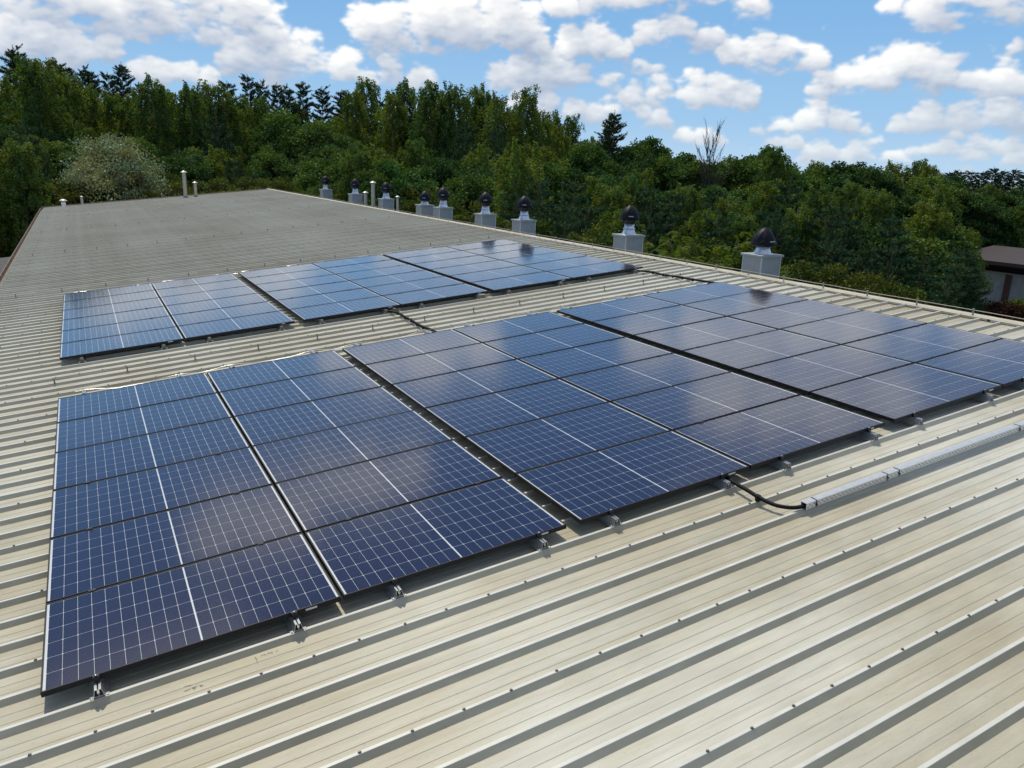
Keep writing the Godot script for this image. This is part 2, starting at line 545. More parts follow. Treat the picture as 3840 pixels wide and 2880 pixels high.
func warehouse() -> void:
	var b := thing("warehouse", "long low warehouse whose beige ribbed metal roof carries the solar panels", "building")
	var paint_m := roof_paint()
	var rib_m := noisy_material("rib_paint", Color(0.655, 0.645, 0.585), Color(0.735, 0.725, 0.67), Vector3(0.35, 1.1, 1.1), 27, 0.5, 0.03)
	weather(rib_m)
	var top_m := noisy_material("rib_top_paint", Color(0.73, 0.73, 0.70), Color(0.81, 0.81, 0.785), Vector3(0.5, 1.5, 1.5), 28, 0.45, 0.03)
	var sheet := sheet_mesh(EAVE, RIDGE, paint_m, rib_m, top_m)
	var screw := Shape.new()
	screw_shape(screw, Vector3.ZERO)
	var screw_mesh := screw.mesh()
	var screw_m := paint("screw_steel", lin(0.16, 0.15, 0.14), 0.45, 0.7)
	var far_row := Shape.new()
	for j in 45:
		screw_shape(far_row, Vector3(EAVE + 0.2 + 0.3 * j, RIB_TOP + 0.002, 3 * RIB - 0.008))
	var far_mesh := far_row.mesh()
	var k := 56                                    # lapped ribs are those with k % 3 == 2
	while RIB0 - k * RIB < V_FAR - 0.9:
		var v := RIB0 - k * RIB                    # front edge of this sheet's lapped rib
		var o := part(b, "roof_sheet", sheet, null, roof_t * Transform3D(Basis.IDENTITY, Vector3(0, 0, -v - 3 * RIB)))
		if v > -3.2 and v < 2.0:
			for j in 45:
				var u := EAVE + 0.2 + 0.3 * j + rng.randf_range(-0.012, 0.012)
				part(o, "screw", screw_mesh, screw_m, Transform3D(Basis(Vector3.UP, rng.randf() * TAU), Vector3(u, RIB_TOP + 0.002, 3 * RIB - 0.008 + rng.randf_range(-0.003, 0.003))))
		else:
			part(o, "screws", far_mesh, screw_m, Transform3D(Basis.IDENTITY, Vector3(rng.randf_range(-0.1, 0.1), 0, 0))).set_meta("kind", "stuff")
		k -= 3
	# ridge capping in lapped lengths: flange between the ribs, flat top, outer skirt
	var cap_m := noisy_material("cap_paint", Color(0.70, 0.66, 0.58), Color(0.78, 0.755, 0.68), Vector3(0.5, 0.5, 0.5), 51, 0.5)
	var cap := Shape.new()
	var cp := [Vector2(11.985, PAN + 0.011), Vector2(11.985, RIB_TOP + 0.0045), Vector2(12.155, RIB_TOP + 0.010), Vector2(12.165, RIB_TOP - 0.11)]
	for j in 3:
		var a: Vector2 = cp[j]; var c2: Vector2 = cp[j + 1]
		cap.quad(Vector3(a.x, a.y, 0), Vector3(c2.x, c2.y, 0), Vector3(c2.x, c2.y, -3.9), Vector3(a.x, a.y, -3.9))
	cap.quad(Vector3(11.985, RIB_TOP + 0.0045, 0.0), Vector3(12.155, RIB_TOP + 0.010, 0.0), Vector3(12.155, RIB_TOP + 0.006, 0.0), Vector3(11.985, RIB_TOP + 0.001, 0.0))
	var cap_mesh := cap.mesh()
	for j in 16:
		part(b, "ridge_cap", cap_mesh, cap_m, roof_t * Transform3D(Basis.IDENTITY, Vector3(0, 0.0018 * (j % 2), 9.3 - 7.34 - 3.86 * (j - 2))))
	# eave gutter and verge trim
	var gut_m := noisy_material("gutter_paint", Color(0.40, 0.335, 0.295), Color(0.52, 0.46, 0.41), Vector3(0.6, 0.6, 0.2), 52, 0.55)
	var g := Shape.new()
	var gp := [Vector2(-1.44, -0.155), Vector2(-1.475, -0.175), Vector2(-1.485, -0.27), Vector2(-1.62, -0.27), Vector2(-1.63, -0.15), Vector2(-1.648, -0.145), Vector2(-1.648, -0.16), Vector2(-1.642, -0.285), Vector2(-1.465, -0.285), Vector2(-1.45, -0.19), Vector2(-1.44, -0.165)]
	for j in gp.size():
		var a: Vector2 = gp[j]; var c2: Vector2 = gp[(j + 1) % gp.size()]
		g.quad(Vector3(a.x, a.y, -V_NEAR), Vector3(a.x, a.y, -V_FAR), Vector3(c2.x, c2.y, -V_FAR), Vector3(c2.x, c2.y, -V_NEAR))
	var gutter := part(b, "gutter", g.mesh(), gut_m, roof_t)
	var br := Shape.new()
	br.box(Vector3(-1.56, -0.142, 0), Vector3(0.19, 0.004, 0.03))
	var br_mesh := br.mesh()
	for j in 60:
		part(gutter, "bracket", br_mesh, gut_m, Transform3D(Basis.IDENTITY, Vector3(0, 0, 9.0 - j * 1.02)))
	var f := Shape.new()
	f.box(Vector3((EAVE + RIDGE) / 2, -0.15, -V_FAR - 0.03), Vector3(RIDGE - EAVE + 0.3, 0.13, 0.10))
	part(b, "verge_trim", f.mesh(), gut_m, roof_t)
	# walls
	var wall_m := noisy_material("wall_render", Color(0.62, 0.60, 0.55), Color(0.72, 0.70, 0.65), Vector3(0.3, 0.3, 0.3), 53)
	for w in [[Vector3(11.95, -5.6, 9.0), Vector3(11.95, -5.6, -52.0), 1.13], [Vector3(-1.32, -5.6, -52.0), Vector3(-1.32, -5.6, 9.0), -0.33]]:
		var s := Shape.new()
		var h: float = w[2] - 0.17 + 5.6
		var mid: Vector3 = (w[0] + w[1]) / 2.0
		s.box(mid + Vector3(0, h / 2, 0), Vector3(0.2, h, 61.0))
		part(b, "wall", s.mesh(), wall_m)
	for z in [9.0, -52.0]:
		var s := Shape.new()
		s.prism([Vector2(-1.21, -5.6), Vector2(11.84, -5.6), Vector2(11.84, 0.93), Vector2(-1.21, -0.33)], z - 0.1, z + 0.1)
		part(b, "wall", s.mesh(), wall_m)
	# pencilled measures on two pans, written from the far side
	var ink := paint("pencil", lin(0.09, 0.09, 0.085), 0.9)
	for w in [[[0.827, -0.257, 0.814, -0.243, 0.805, -0.237], [0.814, -0.243, 0.810, -0.258, 0.816, -0.262], [0.792, -0.229, 0.790, -0.240], [0.783, -0.242, 0.774, -0.247, 0.764, -0.244, 0.766, -0.238, 0.775, -0.236, 0.783, -0.242, 0.778, -0.256, 0.771, -0.268], [0.755, -0.244, 0.748, -0.240, 0.742, -0.247, 0.733, -0.242, 0.728, -0.249, 0.720, -0.243], [0.725, -0.202, 0.763, -0.210]],
		[[1.146, -0.145, 1.150, -0.175, 1.148, -0.213], [1.183, -0.159, 1.188, -0.153, 1.192, -0.157], [1.197, -0.159, 1.202, -0.153, 1.205, -0.153, 1.205, -0.163], [1.211, -0.166, 1.212, -0.169], [1.237, -0.153, 1.228, -0.151, 1.223, -0.156, 1.229, -0.163], [1.238, -0.163, 1.252, -0.167], [1.240, -0.153, 1.252, -0.154], [1.270, -0.160, 1.287, -0.161]]]:
		var s := Shape.new()
		for line in w:
			for j in range(0, line.size() - 2, 2):
				var a := P(line[j], line[j + 1], PAN + 0.0032)
				var c2 := P(line[j + 2], line[j + 3], PAN + 0.0032)
				var side := (c2 - a).cross(Vector3.UP).normalized() * 0.0016
				s.quad(a - side, a + side, c2 + side, c2 - side)
		part(b, "pencil_mark", s.mesh(), ink, roof_t)

func annex() -> void:
	var b := thing("annex", "lower grey ribbed roof beside the warehouse gutter at the left edge", "building")
	var m := noisy_material("annex_roof", Color(0.50, 0.48, 0.44), Color(0.60, 0.575, 0.53), Vector3(0.1, 0.4, 0.4), 54, 0.6)
	var sheet := sheet_mesh(-11.5, -1.75, m, m, m)
	var t := roof_t * Transform3D(Basis.IDENTITY, Vector3(0, -1.0, 0))
	for j in 44:
		part(b, "roof_sheet", sheet, null, t * Transform3D(Basis.IDENTITY, Vector3(0, 0, -35.0 + j * 3 * RIB)))
	var s := Shape.new()
	s.box(Vector3(-6.6, (GROUND - 1.95) / 2, -15.0), Vector3(9.6, -1.95 - GROUND - 0.25, 39.6))
	part(b, "wall", s.mesh(), paint("annex_wall", lin(0.4, 0.38, 0.33), 0.9))

func house() -> void:
	var b := thing("house", "grey rendered house with brown roof and brick pilaster behind the dark pines", "house", "", Transform3D(Basis.IDENTITY, Vector3(58.0, GROUND, -24.0)))
	var render := noisy_material("house_render", Color(0.52, 0.53, 0.53), Color(0.62, 0.63, 0.62), Vector3(0.35, 0.2, 0.35), 55)
	var s := Shape.new()
	s.box(Vector3(4.0, 1.2, 0), Vector3(8.0, 2.4, 13.0))
	part(b, "wall", s.mesh(), render)
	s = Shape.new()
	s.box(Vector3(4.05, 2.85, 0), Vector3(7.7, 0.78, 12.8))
	part(b, "eave_shade_band", s.mesh(), paint("eave_shade_brown", lin(0.018, 0.013, 0.012), 0.8))  # deep shadow under the eaves, put into the colour of the upper wall
	s = Shape.new()
	s.box(Vector3(-0.03, 2.44, 0), Vector3(0.24, 0.07, 13.1))
	part(b, "string_board", s.mesh(), paint("pale_board", lin(0.32, 0.28, 0.25), 0.7))
	s = Shape.new()
	s.prism([Vector2(-1.1, 3.02), Vector2(9.1, 3.02), Vector2(9.1, 3.22), Vector2(4.0, 4.0), Vector2(-1.1, 3.28)], -7.0, 7.0)
	part(b, "roof", s.mesh(), noisy_material("brown_felt", Color(0.175, 0.13, 0.125), Color(0.225, 0.17, 0.165), Vector3(0.3, 0.3, 0.3), 56, 0.6))
	var brick_m := noisy_material("brick", Color(0.27, 0.15, 0.13), Color(0.42, 0.24, 0.19), Vector3(2.1, 5.0, 2.1), 57)
	for z in [-3.15, 2.2]:
		s = Shape.new()
		s.box(Vector3(-0.06, 1.2, z), Vector3(0.12, 2.39, 0.42))
		var col := part(b, "pilaster", s.mesh(), paint("mortar", lin(0.09, 0.08, 0.075), 0.95))
		var br := Shape.new()
		br.box(Vector3.ZERO, Vector3(0.008, 0.058, 0.19))
		var bm := br.mesh()
		for r in 31:
			for q in 2:
				part(col, "brick", bm, brick_m, Transform3D(Basis.IDENTITY, Vector3(-0.123, 0.07 + r * 0.075, z + (q - 0.5) * 0.205 + (0.02 if r % 2 else -0.02) * 0.3)))

# ---------------------------------------------------------------- solar panels
const ARRAYS := [["front left", 0.0, 0.0], ["front middle", 3.6543, -0.006], ["front right", 7.3265, -0.004], ["rear left", -0.012, 8.6308], ["rear middle", 3.6786, 8.621], ["rear right", 7.3213, 8.591]]

func panels() -> void:
	var black := paint("black_anodised", lin(0.007, 0.007, 0.011), 0.5, 0.0, 0.4)
	var sheet_m := paint("white_backsheet", lin(0.62, 0.65, 0.68), 0.6)
	var glass := paint("glass", Color(0.05, 0.06, 0.09, 0.02), 0.12, 0.0, 0.5)
	glass.transparency = BaseMaterial3D.TRANSPARENCY_ALPHA
	var cell_m := cell_material()
	var fr := Shape.new()
	var lip := 0.010
	for side in [[Vector3(PW / 2, -0.0175, -lip / 2), Vector3(PW, 0.035, lip)], [Vector3(PW / 2, -0.0175, -PH + lip / 2), Vector3(PW, 0.035, lip)], [Vector3(lip / 2, -0.0175, -PH / 2), Vector3(lip, 0.035, PH - 2 * lip)], [Vector3(PW - lip / 2, -0.0175, -PH / 2), Vector3(lip, 0.035, PH - 2 * lip)]]:
		fr.box(side[0], side[1])
	for side in [[Vector3(PW / 2, -0.0338, -0.02), Vector3(PW - 0.02, 0.002, 0.02)], [Vector3(PW / 2, -0.0338, -PH + 0.02), Vector3(PW - 0.02, 0.002, 0.02)]]:
		fr.box(side[0], side[1])
	var frame_mesh := fr.mesh()
	var bs := Shape.new()
	bs.box(Vector3(PW / 2, -0.0075, -PH / 2), Vector3(PW - 2 * lip, 0.003, PH - 2 * lip))
	var back_mesh := bs.mesh()
	var gl := Shape.new()
	gl.quad(Vector3(lip, -0.0015, -lip), Vector3(PW - lip, -0.0015, -lip), Vector3(PW - lip, -0.0015, -PH + lip), Vector3(lip, -0.0015, -PH + lip))
	var glass_mesh := gl.mesh()
	var cx := (PW - 0.022 - 0.026 - 0.009) / 20.0
	var cz := (PH - 0.022 - 0.006) / 6.0
	var one := Shape.new()
	cell_shape(one, Vector3.ZERO, cx - 0.0021, cz - 0.0029)
	var cell_mesh := one.mesh()
	var all := Shape.new()
	var spots := []
	for r in 6:
		for q in 20:
			var at := Vector3(0.011 + 0.013 + (q + 0.5) * cx + (0.009 if q >= 10 else 0.0), -0.0055, -(0.014 + (r + 0.5) * cz))
			spots.append(at)
			cell_shape(all, at, cx - 0.0021, cz - 0.0029)
	var all_mesh := all.mesh()
	var st := Shape.new()
	st.box(Vector3(PW - 0.20, -0.017, 0.0006), Vector3(0.075, 0.014, 0.0012))
	var sticker_mesh := st.mesh()
	var ordinal := ["nearest", "second", "third", "fourth", "fifth", "farthest"]
	for a in ARRAYS.size():
		for col in 2:
			for row in 6:
				var label := "solar panel in the %s row of the %s array, %s column" % [ordinal[row], ARRAYS[a][0], ["left", "right"][col]]
				var tilt := Basis(Vector3(0, 0, 1), rng.randf_range(-0.0016, 0.0016)) * Basis(Vector3(1, 0, 0), rng.randf_range(-0.0018, 0.0018))
				var o := thing("solar_panel", label, "solar panel", "solar panels on the roof", roof_t * Transform3D(tilt, P(ARRAYS[a][1] + col * (PW + 0.0203), ARRAYS[a][2] + row * ROW, 0.0)))
				part(o, "frame", frame_mesh, black)
				var back := part(o, "backsheet", back_mesh, sheet_m)
				if a < 3:
					for at in spots:
						part(back, "cell", cell_mesh, cell_m, Transform3D(Basis.IDENTITY, at))
				else:
					part(back, "cells", all_mesh, cell_m).set_meta("kind", "stuff")
				part(o, "glass", glass_mesh, glass)
				if row == 0:
					part(o, "sticker", sticker_mesh, paint("sticker", lin(0.6, 0.6, 0.58), 0.6))

func cell_shape(s: Shape, at: Vector3, w: float, h: float) -> void:
	var b := 0.0042
	var x := w / 2
	var z := h / 2
	var k := s.v.size()
	for q in [Vector2(-x + b, z), Vector2(x - b, z), Vector2(x, z - b), Vector2(x, -z + b), Vector2(x - b, -z), Vector2(-x + b, -z), Vector2(-x, -z + b), Vector2(-x, z - b)]:
		s.v.append(at + Vector3(q.x, 0, q.y)); s.n.append(Vector3.UP); s.c.append(Color.WHITE); s.uv.append(Vector2(q.x / w + 0.5, q.y / h + 0.5))
	for j in range(1, 7):
		s.i.append(k); s.i.append(k + j + 1); s.i.append(k + j)

func cell_material() -> StandardMaterial3D:
	var m := paint("silicon", Color.WHITE, 0.17, 0.6, 0.5)
	var img := Image.create(32, 320, false, Image.FORMAT_RGB8)
	img.fill(lin(0.026, 0.023, 0.060))
	for k in 10:                                         # printed busbars
		img.fill_rect(Rect2i(0, 14 + k * 32, 32, 2), lin(0.085, 0.09, 0.13))
	m.albedo_texture = ImageTexture.create_from_image(img)
	return m

# ---------------------------------------------------------------- mounting rails
const RAIL_U := [0.285, 1.44, 2.13, 3.285]

func plate(s: Shape, a: Vector2, b: Vector2, th: float, z0: float, z1: float) -> void:
	var d := (b - a).normalized()
	var w := Vector2(-d.y, d.x) * th / 2
	s.prism([a - w, b - w, b + w, a + w], z0, z1)

func rails() -> void:
	var alu := paint("aluminium", lin(0.62, 0.64, 0.66), 0.28, 0.85)
	var dark := paint("clamp_black", lin(0.012, 0.012, 0.015), 0.45, 0.2)
	var bolt_m := paint("bolt_steel", lin(0.7, 0.7, 0.68), 0.25, 0.9)
	var z0 := -6.62
	var z1 := 0.095
	var s := Shape.new()
	var top := -0.0365
	var bot := RIB_TOP + 0.003
	plate(s, Vector2(-0.032, bot), Vector2(-0.0165, top), 0.0026, z0, z1)
	plate(s, Vector2(0.032, bot), Vector2(0.0165, top), 0.0026, z0, z1)
	plate(s, Vector2(-0.0175, top), Vector2(-0.005, top), 0.0026, z0, z1 + 0.001)
	plate(s, Vector2(0.005, top), Vector2(0.0175, top), 0.0026, z0, z1 + 0.001)
	plate(s, Vector2(-0.005, top - 0.001), Vector2(-0.006, top - 0.022), 0.0026, z0, z1)
	plate(s, Vector2(0.005, top - 0.001), Vector2(0.006, top - 0.022), 0.0026, z0, z1)
	plate(s, Vector2(-0.0085, top - 0.024), Vector2(0.0085, top - 0.024), 0.0035, z0, z1 + 0.0005)
	plate(s, Vector2(0, top - 0.025), Vector2(0, bot + 0.018), 0.002, z0, z1)
	plate(s, Vector2(-0.028, bot + 0.016), Vector2(0.028, bot + 0.016), 0.002, z0, z1 - 0.0005)
	plate(s, Vector2(-0.052, bot - 0.001), Vector2(-0.030, bot - 0.001), 0.003, z0, z1)
	plate(s, Vector2(0.030, bot - 0.001), Vector2(0.052, bot - 0.001), 0.003, z0, z1)
	var rail_mesh := s.mesh()
	s = Shape.new()
	s.box(Vector3(0, -0.012, 0), Vector3(0.045, 0.030, 0.0145))
	s.box(Vector3(0, 0.0035, 0), Vector3(0.045, 0.003, 0.030))
	var mid_mesh := s.mesh()
	s = Shape.new()
	s.box(Vector3(0, -0.016, 0.010), Vector3(0.036, 0.034, 0.018))
	s.box(Vector3(0, 0.0022, 0.003), Vector3(0.036, 0.003, 0.024))
	var end_mesh := s.mesh()
	s = Shape.new()
	s.lathe([Vector2(0, 0.004), Vector2(0.006, 0.004), Vector2(0.006, 0.011), Vector2(0, 0.011)], 8)
	var bolt_mesh := s.mesh()
	var ord := ["leftmost", "second", "third", "rightmost"]
	for a in ARRAYS.size():
		for j in 4:
			var o := thing("mounting_rail", "aluminium mounting rail under the %s panel array, %s of its four" % [ARRAYS[a][0], ord[j]], "rail", "aluminium rails under the panels", on_roof(ARRAYS[a][1] + RAIL_U[j], ARRAYS[a][2] + rng.randf_range(-0.01, 0.01)))
			part(o, "profile", rail_mesh, alu)
			for r in range(1, 6):
				part(o, "mid_clamp", mid_mesh, dark, Transform3D(Basis.IDENTITY, Vector3(0, 0, -(r * ROW - 0.0092))))
			for e in [0, 1]:
				var t := Transform3D(Basis(Vector3.UP, PI * e), Vector3(0, 0, 0.0012 if e == 0 else -(5 * ROW + PH + 0.0012)))
				var c := part(o, "end_clamp", end_mesh, dark, t)
				part(c, "bolt", bolt_mesh, bolt_m, Transform3D(Basis.IDENTITY, Vector3(0, 0, 0.010)))
			for x in [-0.043, 0.043]:
				part(o, "foot_screw", bolt_mesh, bolt_m, Transform3D(Basis.IDENTITY, Vector3(x, bot - 0.004, 0.082)))

# ---------------------------------------------------------------- lightning conductors
func conductors() -> void:
	var zinc := paint("zinc_wire", lin(0.40, 0.38, 0.34), 0.6, 0.2)
	var holder := paint("zinc_holder", lin(0.20, 0.19, 0.18), 0.5, 0.6)
	var s := Shape.new()
	s.box(Vector3(0, 0.030, 0), Vector3(0.018, 0.060, 0.003))
	s.box(Vector3(0, 0.0015, 0.012), Vector3(0.026, 0.003, 0.03))
	s.box(Vector3(-0.008, 0.064, 0), Vector3(0.005, 0.024, 0.016))
	s.box(Vector3(0.008, 0.064, 0), Vector3(0.005, 0.024, 0.016))
	var clip := s.mesh()
	var where := ["between the front and rear panel arrays", "just behind the rear panel arrays", "first across the bare far roof", "second across the bare far roof", "third across the bare far roof", "along the far edge of the roof"]
	for k in 6:
		var v := RIB0 + k * 28 * RIB + 0.011
		var o := thing("lightning_conductor", "thin metal lightning wire on small clips, %s" % where[k], "wire", "lightning wires over the roof", on_roof(0, v))
		var pts := []
		var rad := []
		var at := -1.55
		while at < 12.02:
			var ph := fposmod(at + 1.0, 0.922) / 0.922
			pts.append(Vector3(at, RIB_TOP + 0.062 - 0.018 * sin(ph * PI) * (0.6 + 0.8 * rng.randf()), rng.randf_range(-0.008, 0.008)))
			rad.append(0.0035)
			at += 0.154
		s = Shape.new()
		s.tube(pts, rad, 5)
		part(o, "wire", s.mesh(), zinc)
		for j in 14:
			part(o, "clip", clip, holder, Transform3D(Basis.IDENTITY, Vector3(-1.0 + j * 0.922, RIB_TOP, 0)))
	# earthing wires laid past the rear ends of the rails
	for k in 2:
		var v := 6.655 if k == 0 else 15.28
		var o := thing("earthing_wire", ["bright earthing wire weaving along the rear rail ends of the front arrays", "bright earthing wire weaving along the rear rail ends of the rear arrays"][k], "wire", "earthing wires behind the arrays", on_roof(0, v))
		var pts := []
		var rad := []
		var at := 0.18
		while at < 10.7:
			var near := 9.0
			for a in 3:
				for j in 4:
					near = minf(near, absf(at - ARRAYS[a][1] - RAIL_U[j]))
			var up := 1.0 - smoothstep(0.03, 0.45, near)
			pts.append(Vector3(at, lerpf(-0.094, -0.045, up) + rng.randf_range(-0.003, 0.003), -0.02 * sin(at * 3.1) - 0.012 * sin(at * 7.7)))
			rad.append(0.0045)
			at += 0.12
		s = Shape.new()
		s.tube(pts, rad, 5)
		part(o, "wire", s.mesh(), paint("bright_wire", lin(0.75, 0.75, 0.74), 0.3, 0.7))
	# along the ridge
	var o := thing("ridge_conductor", "lightning rod running along the ridge cap on short posts", "wire", "", on_roof(12.05, 0))
	var pts := []
	var rad := []
	var at := -9.0
	while at < 52.0:
		pts.append(Vector3(rng.randf_range(-0.004, 0.004), -0.018 + rng.randf_range(-0.004, 0.004), -at))
		rad.append(0.0055)
		at += 0.457
	s = Shape.new()
	s.tube(pts, rad, 6)
	part(o, "wire", s.mesh(), zinc)
	s = Shape.new()
	s.box(Vector3(0, 0.05, 0), Vector3(0.004, 0.10, 0.026))
	s.box(Vector3(0, 0.0015, 0), Vector3(0.06, 0.003, 0.05))
	s.box(Vector3(0, 0.092, 0), Vector3(0.016, 0.020, 0.030))
	var post := s.mesh()
	for j in 66:
		part(o, "post", post, paint("post_zinc", lin(0.36, 0.35, 0.33), 0.5, 0.5), Transform3D(Basis.IDENTITY, Vector3(0, RIB_TOP + 0.006, 8.8 - j * 0.914 - 0.03)))

# ---------------------------------------------------------------- cable tray
func cable_tray() -> void:
	var o := thing("cable_tray", "long galvanised perforated cable tray lying on a rib in front of the panels", "cable tray", "", on_roof(5.32, -0.69, RIB_TOP + 0.0025))
	var zinc := noisy_material("galvanised", lin(0.56, 0.58, 0.60), lin(0.70, 0.72, 0.74), Vector3(3, 3, 3), 61, 0.3)
	zinc.metallic = 0.55
	var long := 6.55
	var s := Shape.new()
	# front wall pierced by two rows of slots, the same at the back; floor
	var pitch := 0.046
	var slot := 0.021
	var rows := [0.0, 0.016, 0.0215, 0.034, 0.0395, 0.055]
	for z in [0.026, -0.026]:
		for r in 5:
			var y0: float = rows[r]; var y1: float = rows[r + 1]
			if r % 2 == 0:
				s.quad(Vector3(0, y0, z), Vector3(long, y0, z), Vector3(long, y1, z), Vector3(0, y1, z))
				continue
			var x := 0.0
			var shift := 0.010 if r == 1 else 0.033
			while x < long:
				var x1 := minf(x + pitch - slot, long)
				var xs := x + (shift if x == 0.0 else 0.0)
				if x == 0.0:
					s.quad(Vector3(0, y0, z), Vector3(shift, y0, z), Vector3(shift, y1, z), Vector3(0, y1, z))
					x = shift + slot
					continue
				s.quad(Vector3(x, y0, z), Vector3(x1, y0, z), Vector3(x1, y1, z), Vector3(x, y1, z))
				x += pitch
	s.quad(Vector3(0, 0, 0.026), Vector3(0, 0, -0.026), Vector3(long, 0, -0.026), Vector3(long, 0, 0.026))
	part(o, "trough", s.mesh(), zinc)
	var inside := Shape.new()
	inside.tube([Vector3(0.04, 0.022, 0.004), Vector3(long, 0.022, 0.004)], [0.017, 0.017], 8)
	part(o, "cable", inside.mesh(), paint("cable_black", lin(0.01, 0.01, 0.011), 0.6))
	for x in [[0.0, 0.11], [0.112, 0.97], [0.972, 1.11], [1.112, 2.86], [2.862, 4.7], [4.702, 6.55]]:
		s = Shape.new()
		s.prism([Vector2(-0.0285, 0.050), Vector2(-0.0265, 0.050), Vector2(-0.0265, 0.0552), Vector2(0.0265, 0.0552), Vector2(0.0265, 0.050), Vector2(0.0285, 0.050), Vector2(0.0285, 0.057), Vector2(-0.0285, 0.057)], 0, x[1] - x[0], Transform3D(Basis(Vector3(0, 0, -1), Vector3.UP, Vector3(1, 0, 0)), Vector3(x[0], 0, 0)))
		part(o, "lid", s.mesh(), zinc)
	s = Shape.new()
	for b in [[Vector3(0, 0.0588, 0), Vector3(0.007, 0.0025, 0.062)], [Vector3(0, 0.029, 0.0302), Vector3(0.007, 0.060, 0.0025)], [Vector3(0, 0.029, -0.0302), Vector3(0.007, 0.060, 0.0025)], [Vector3(0.003, 0.022, 0.034), Vector3(0.014, 0.012, 0.006)]]:
		s.box(b[0], b[1])
	var tie := s.mesh()
	for x in [0.115, 0.965, 1.115, 2.855, 4.70]:
		part(o, "cable_tie", tie, paint("tie_black", lin(0.015, 0.015, 0.015), 0.6), Transform3D(Basis(Vector3.UP, rng.randf_range(-0.05, 0.05)), Vector3(x, 0, 0)))

# ---------------------------------------------------------------- corrugated conduits
func conduits() -> void:
	var black := paint("conduit_black", lin(0.006, 0.006, 0.009), 0.6, 0.0, 0.3)
	var runs := [
		["black corrugated conduit curving from the front middle array into the cable tray", [[5.20, 0.28, -0.07], [5.185, 0.1, -0.07], [5.165, -0.06, -0.078], [5.14, -0.29, -0.076], [5.13, -0.39, -0.078], [5.15, -0.54, -0.090], [5.21, -0.64, -0.092], [5.30, -0.685, -0.093], [5.42, -0.69, -0.094]], [4], 0.0175],
		["black corrugated conduit running from the rear middle array down to the front middle array", [[5.13, 8.75, -0.075], [5.17, 8.53, -0.085], [5.24, 8.27, -0.082], [5.24, 7.93, -0.095], [5.225, 7.6, -0.085], [5.21, 7.3, -0.09], [5.20, 7.0, -0.085], [5.215, 6.7, -0.075], [5.22, 6.4, -0.08]], [2, 3, 4, 5, 6], 0.022],
		["black corrugated conduit running from the rear right array down to the front right array", [[10.63, 8.75, -0.075], [10.70, 8.57, -0.08], [10.78, 8.38, -0.08], [10.83, 8.22, -0.085], [10.85, 7.92, -0.10], [10.87, 7.64, -0.09], [10.90, 7.38, -0.092], [10.905, 7.08, -0.09], [10.91, 6.76, -0.08], [10.94, 6.45, -0.08]], [3, 4, 5, 6, 7], 0.022]]
	for r in runs:
		var c := Curve3D.new()
		var q: Array = r[1]
		for k in q.size():
			var a: Array = q[maxi(k - 1, 0)]; var b: Array = q[mini(k + 1, q.size() - 1)]
			var tn := (P(b[0], b[1], b[2]) - P(a[0], a[1], a[2])) / 6.0
			c.add_point(P(q[k][0], q[k][1], q[k][2] + 0.018), -tn, tn)
		var pts := []
		var rad := []
		var d := 0.0
		var j := 0
		while d < c.get_baked_length():
			pts.append(c.sample_baked(d, true))
			rad.append(r[3] * (1.0 if j % 4 < 2 else 0.84))
			d += 0.0028
			j += 1
		var o := thing("conduit", r[0], "conduit", "black conduits on the roof", roof_t)
		var s := Shape.new()
		s.tube(pts, rad, 9)
		part(o, "pipe", s.mesh(), black)
		for k in r[2]:
			s = Shape.new()
			var at := P(q[k][0], q[k][1], q[k][2] + 0.018)
			var a2: Array = q[k - 1]; var b2: Array = q[k + 1]
			var along := (P(b2[0], b2[1], b2[2]) - P(a2[0], a2[1], a2[2])).normalized()
			s.tube([at - along * 0.016, at - along * 0.014, at + along * 0.014, at + along * 0.016], [r[3] + 0.002, r[3] + 0.006, r[3] + 0.006, r[3] + 0.002], 10)
			s.box(at + Vector3(0, -0.022, 0), Vector3(0.036, 0.03, 0.03))
			part(o, "clamp", s.mesh(), black)

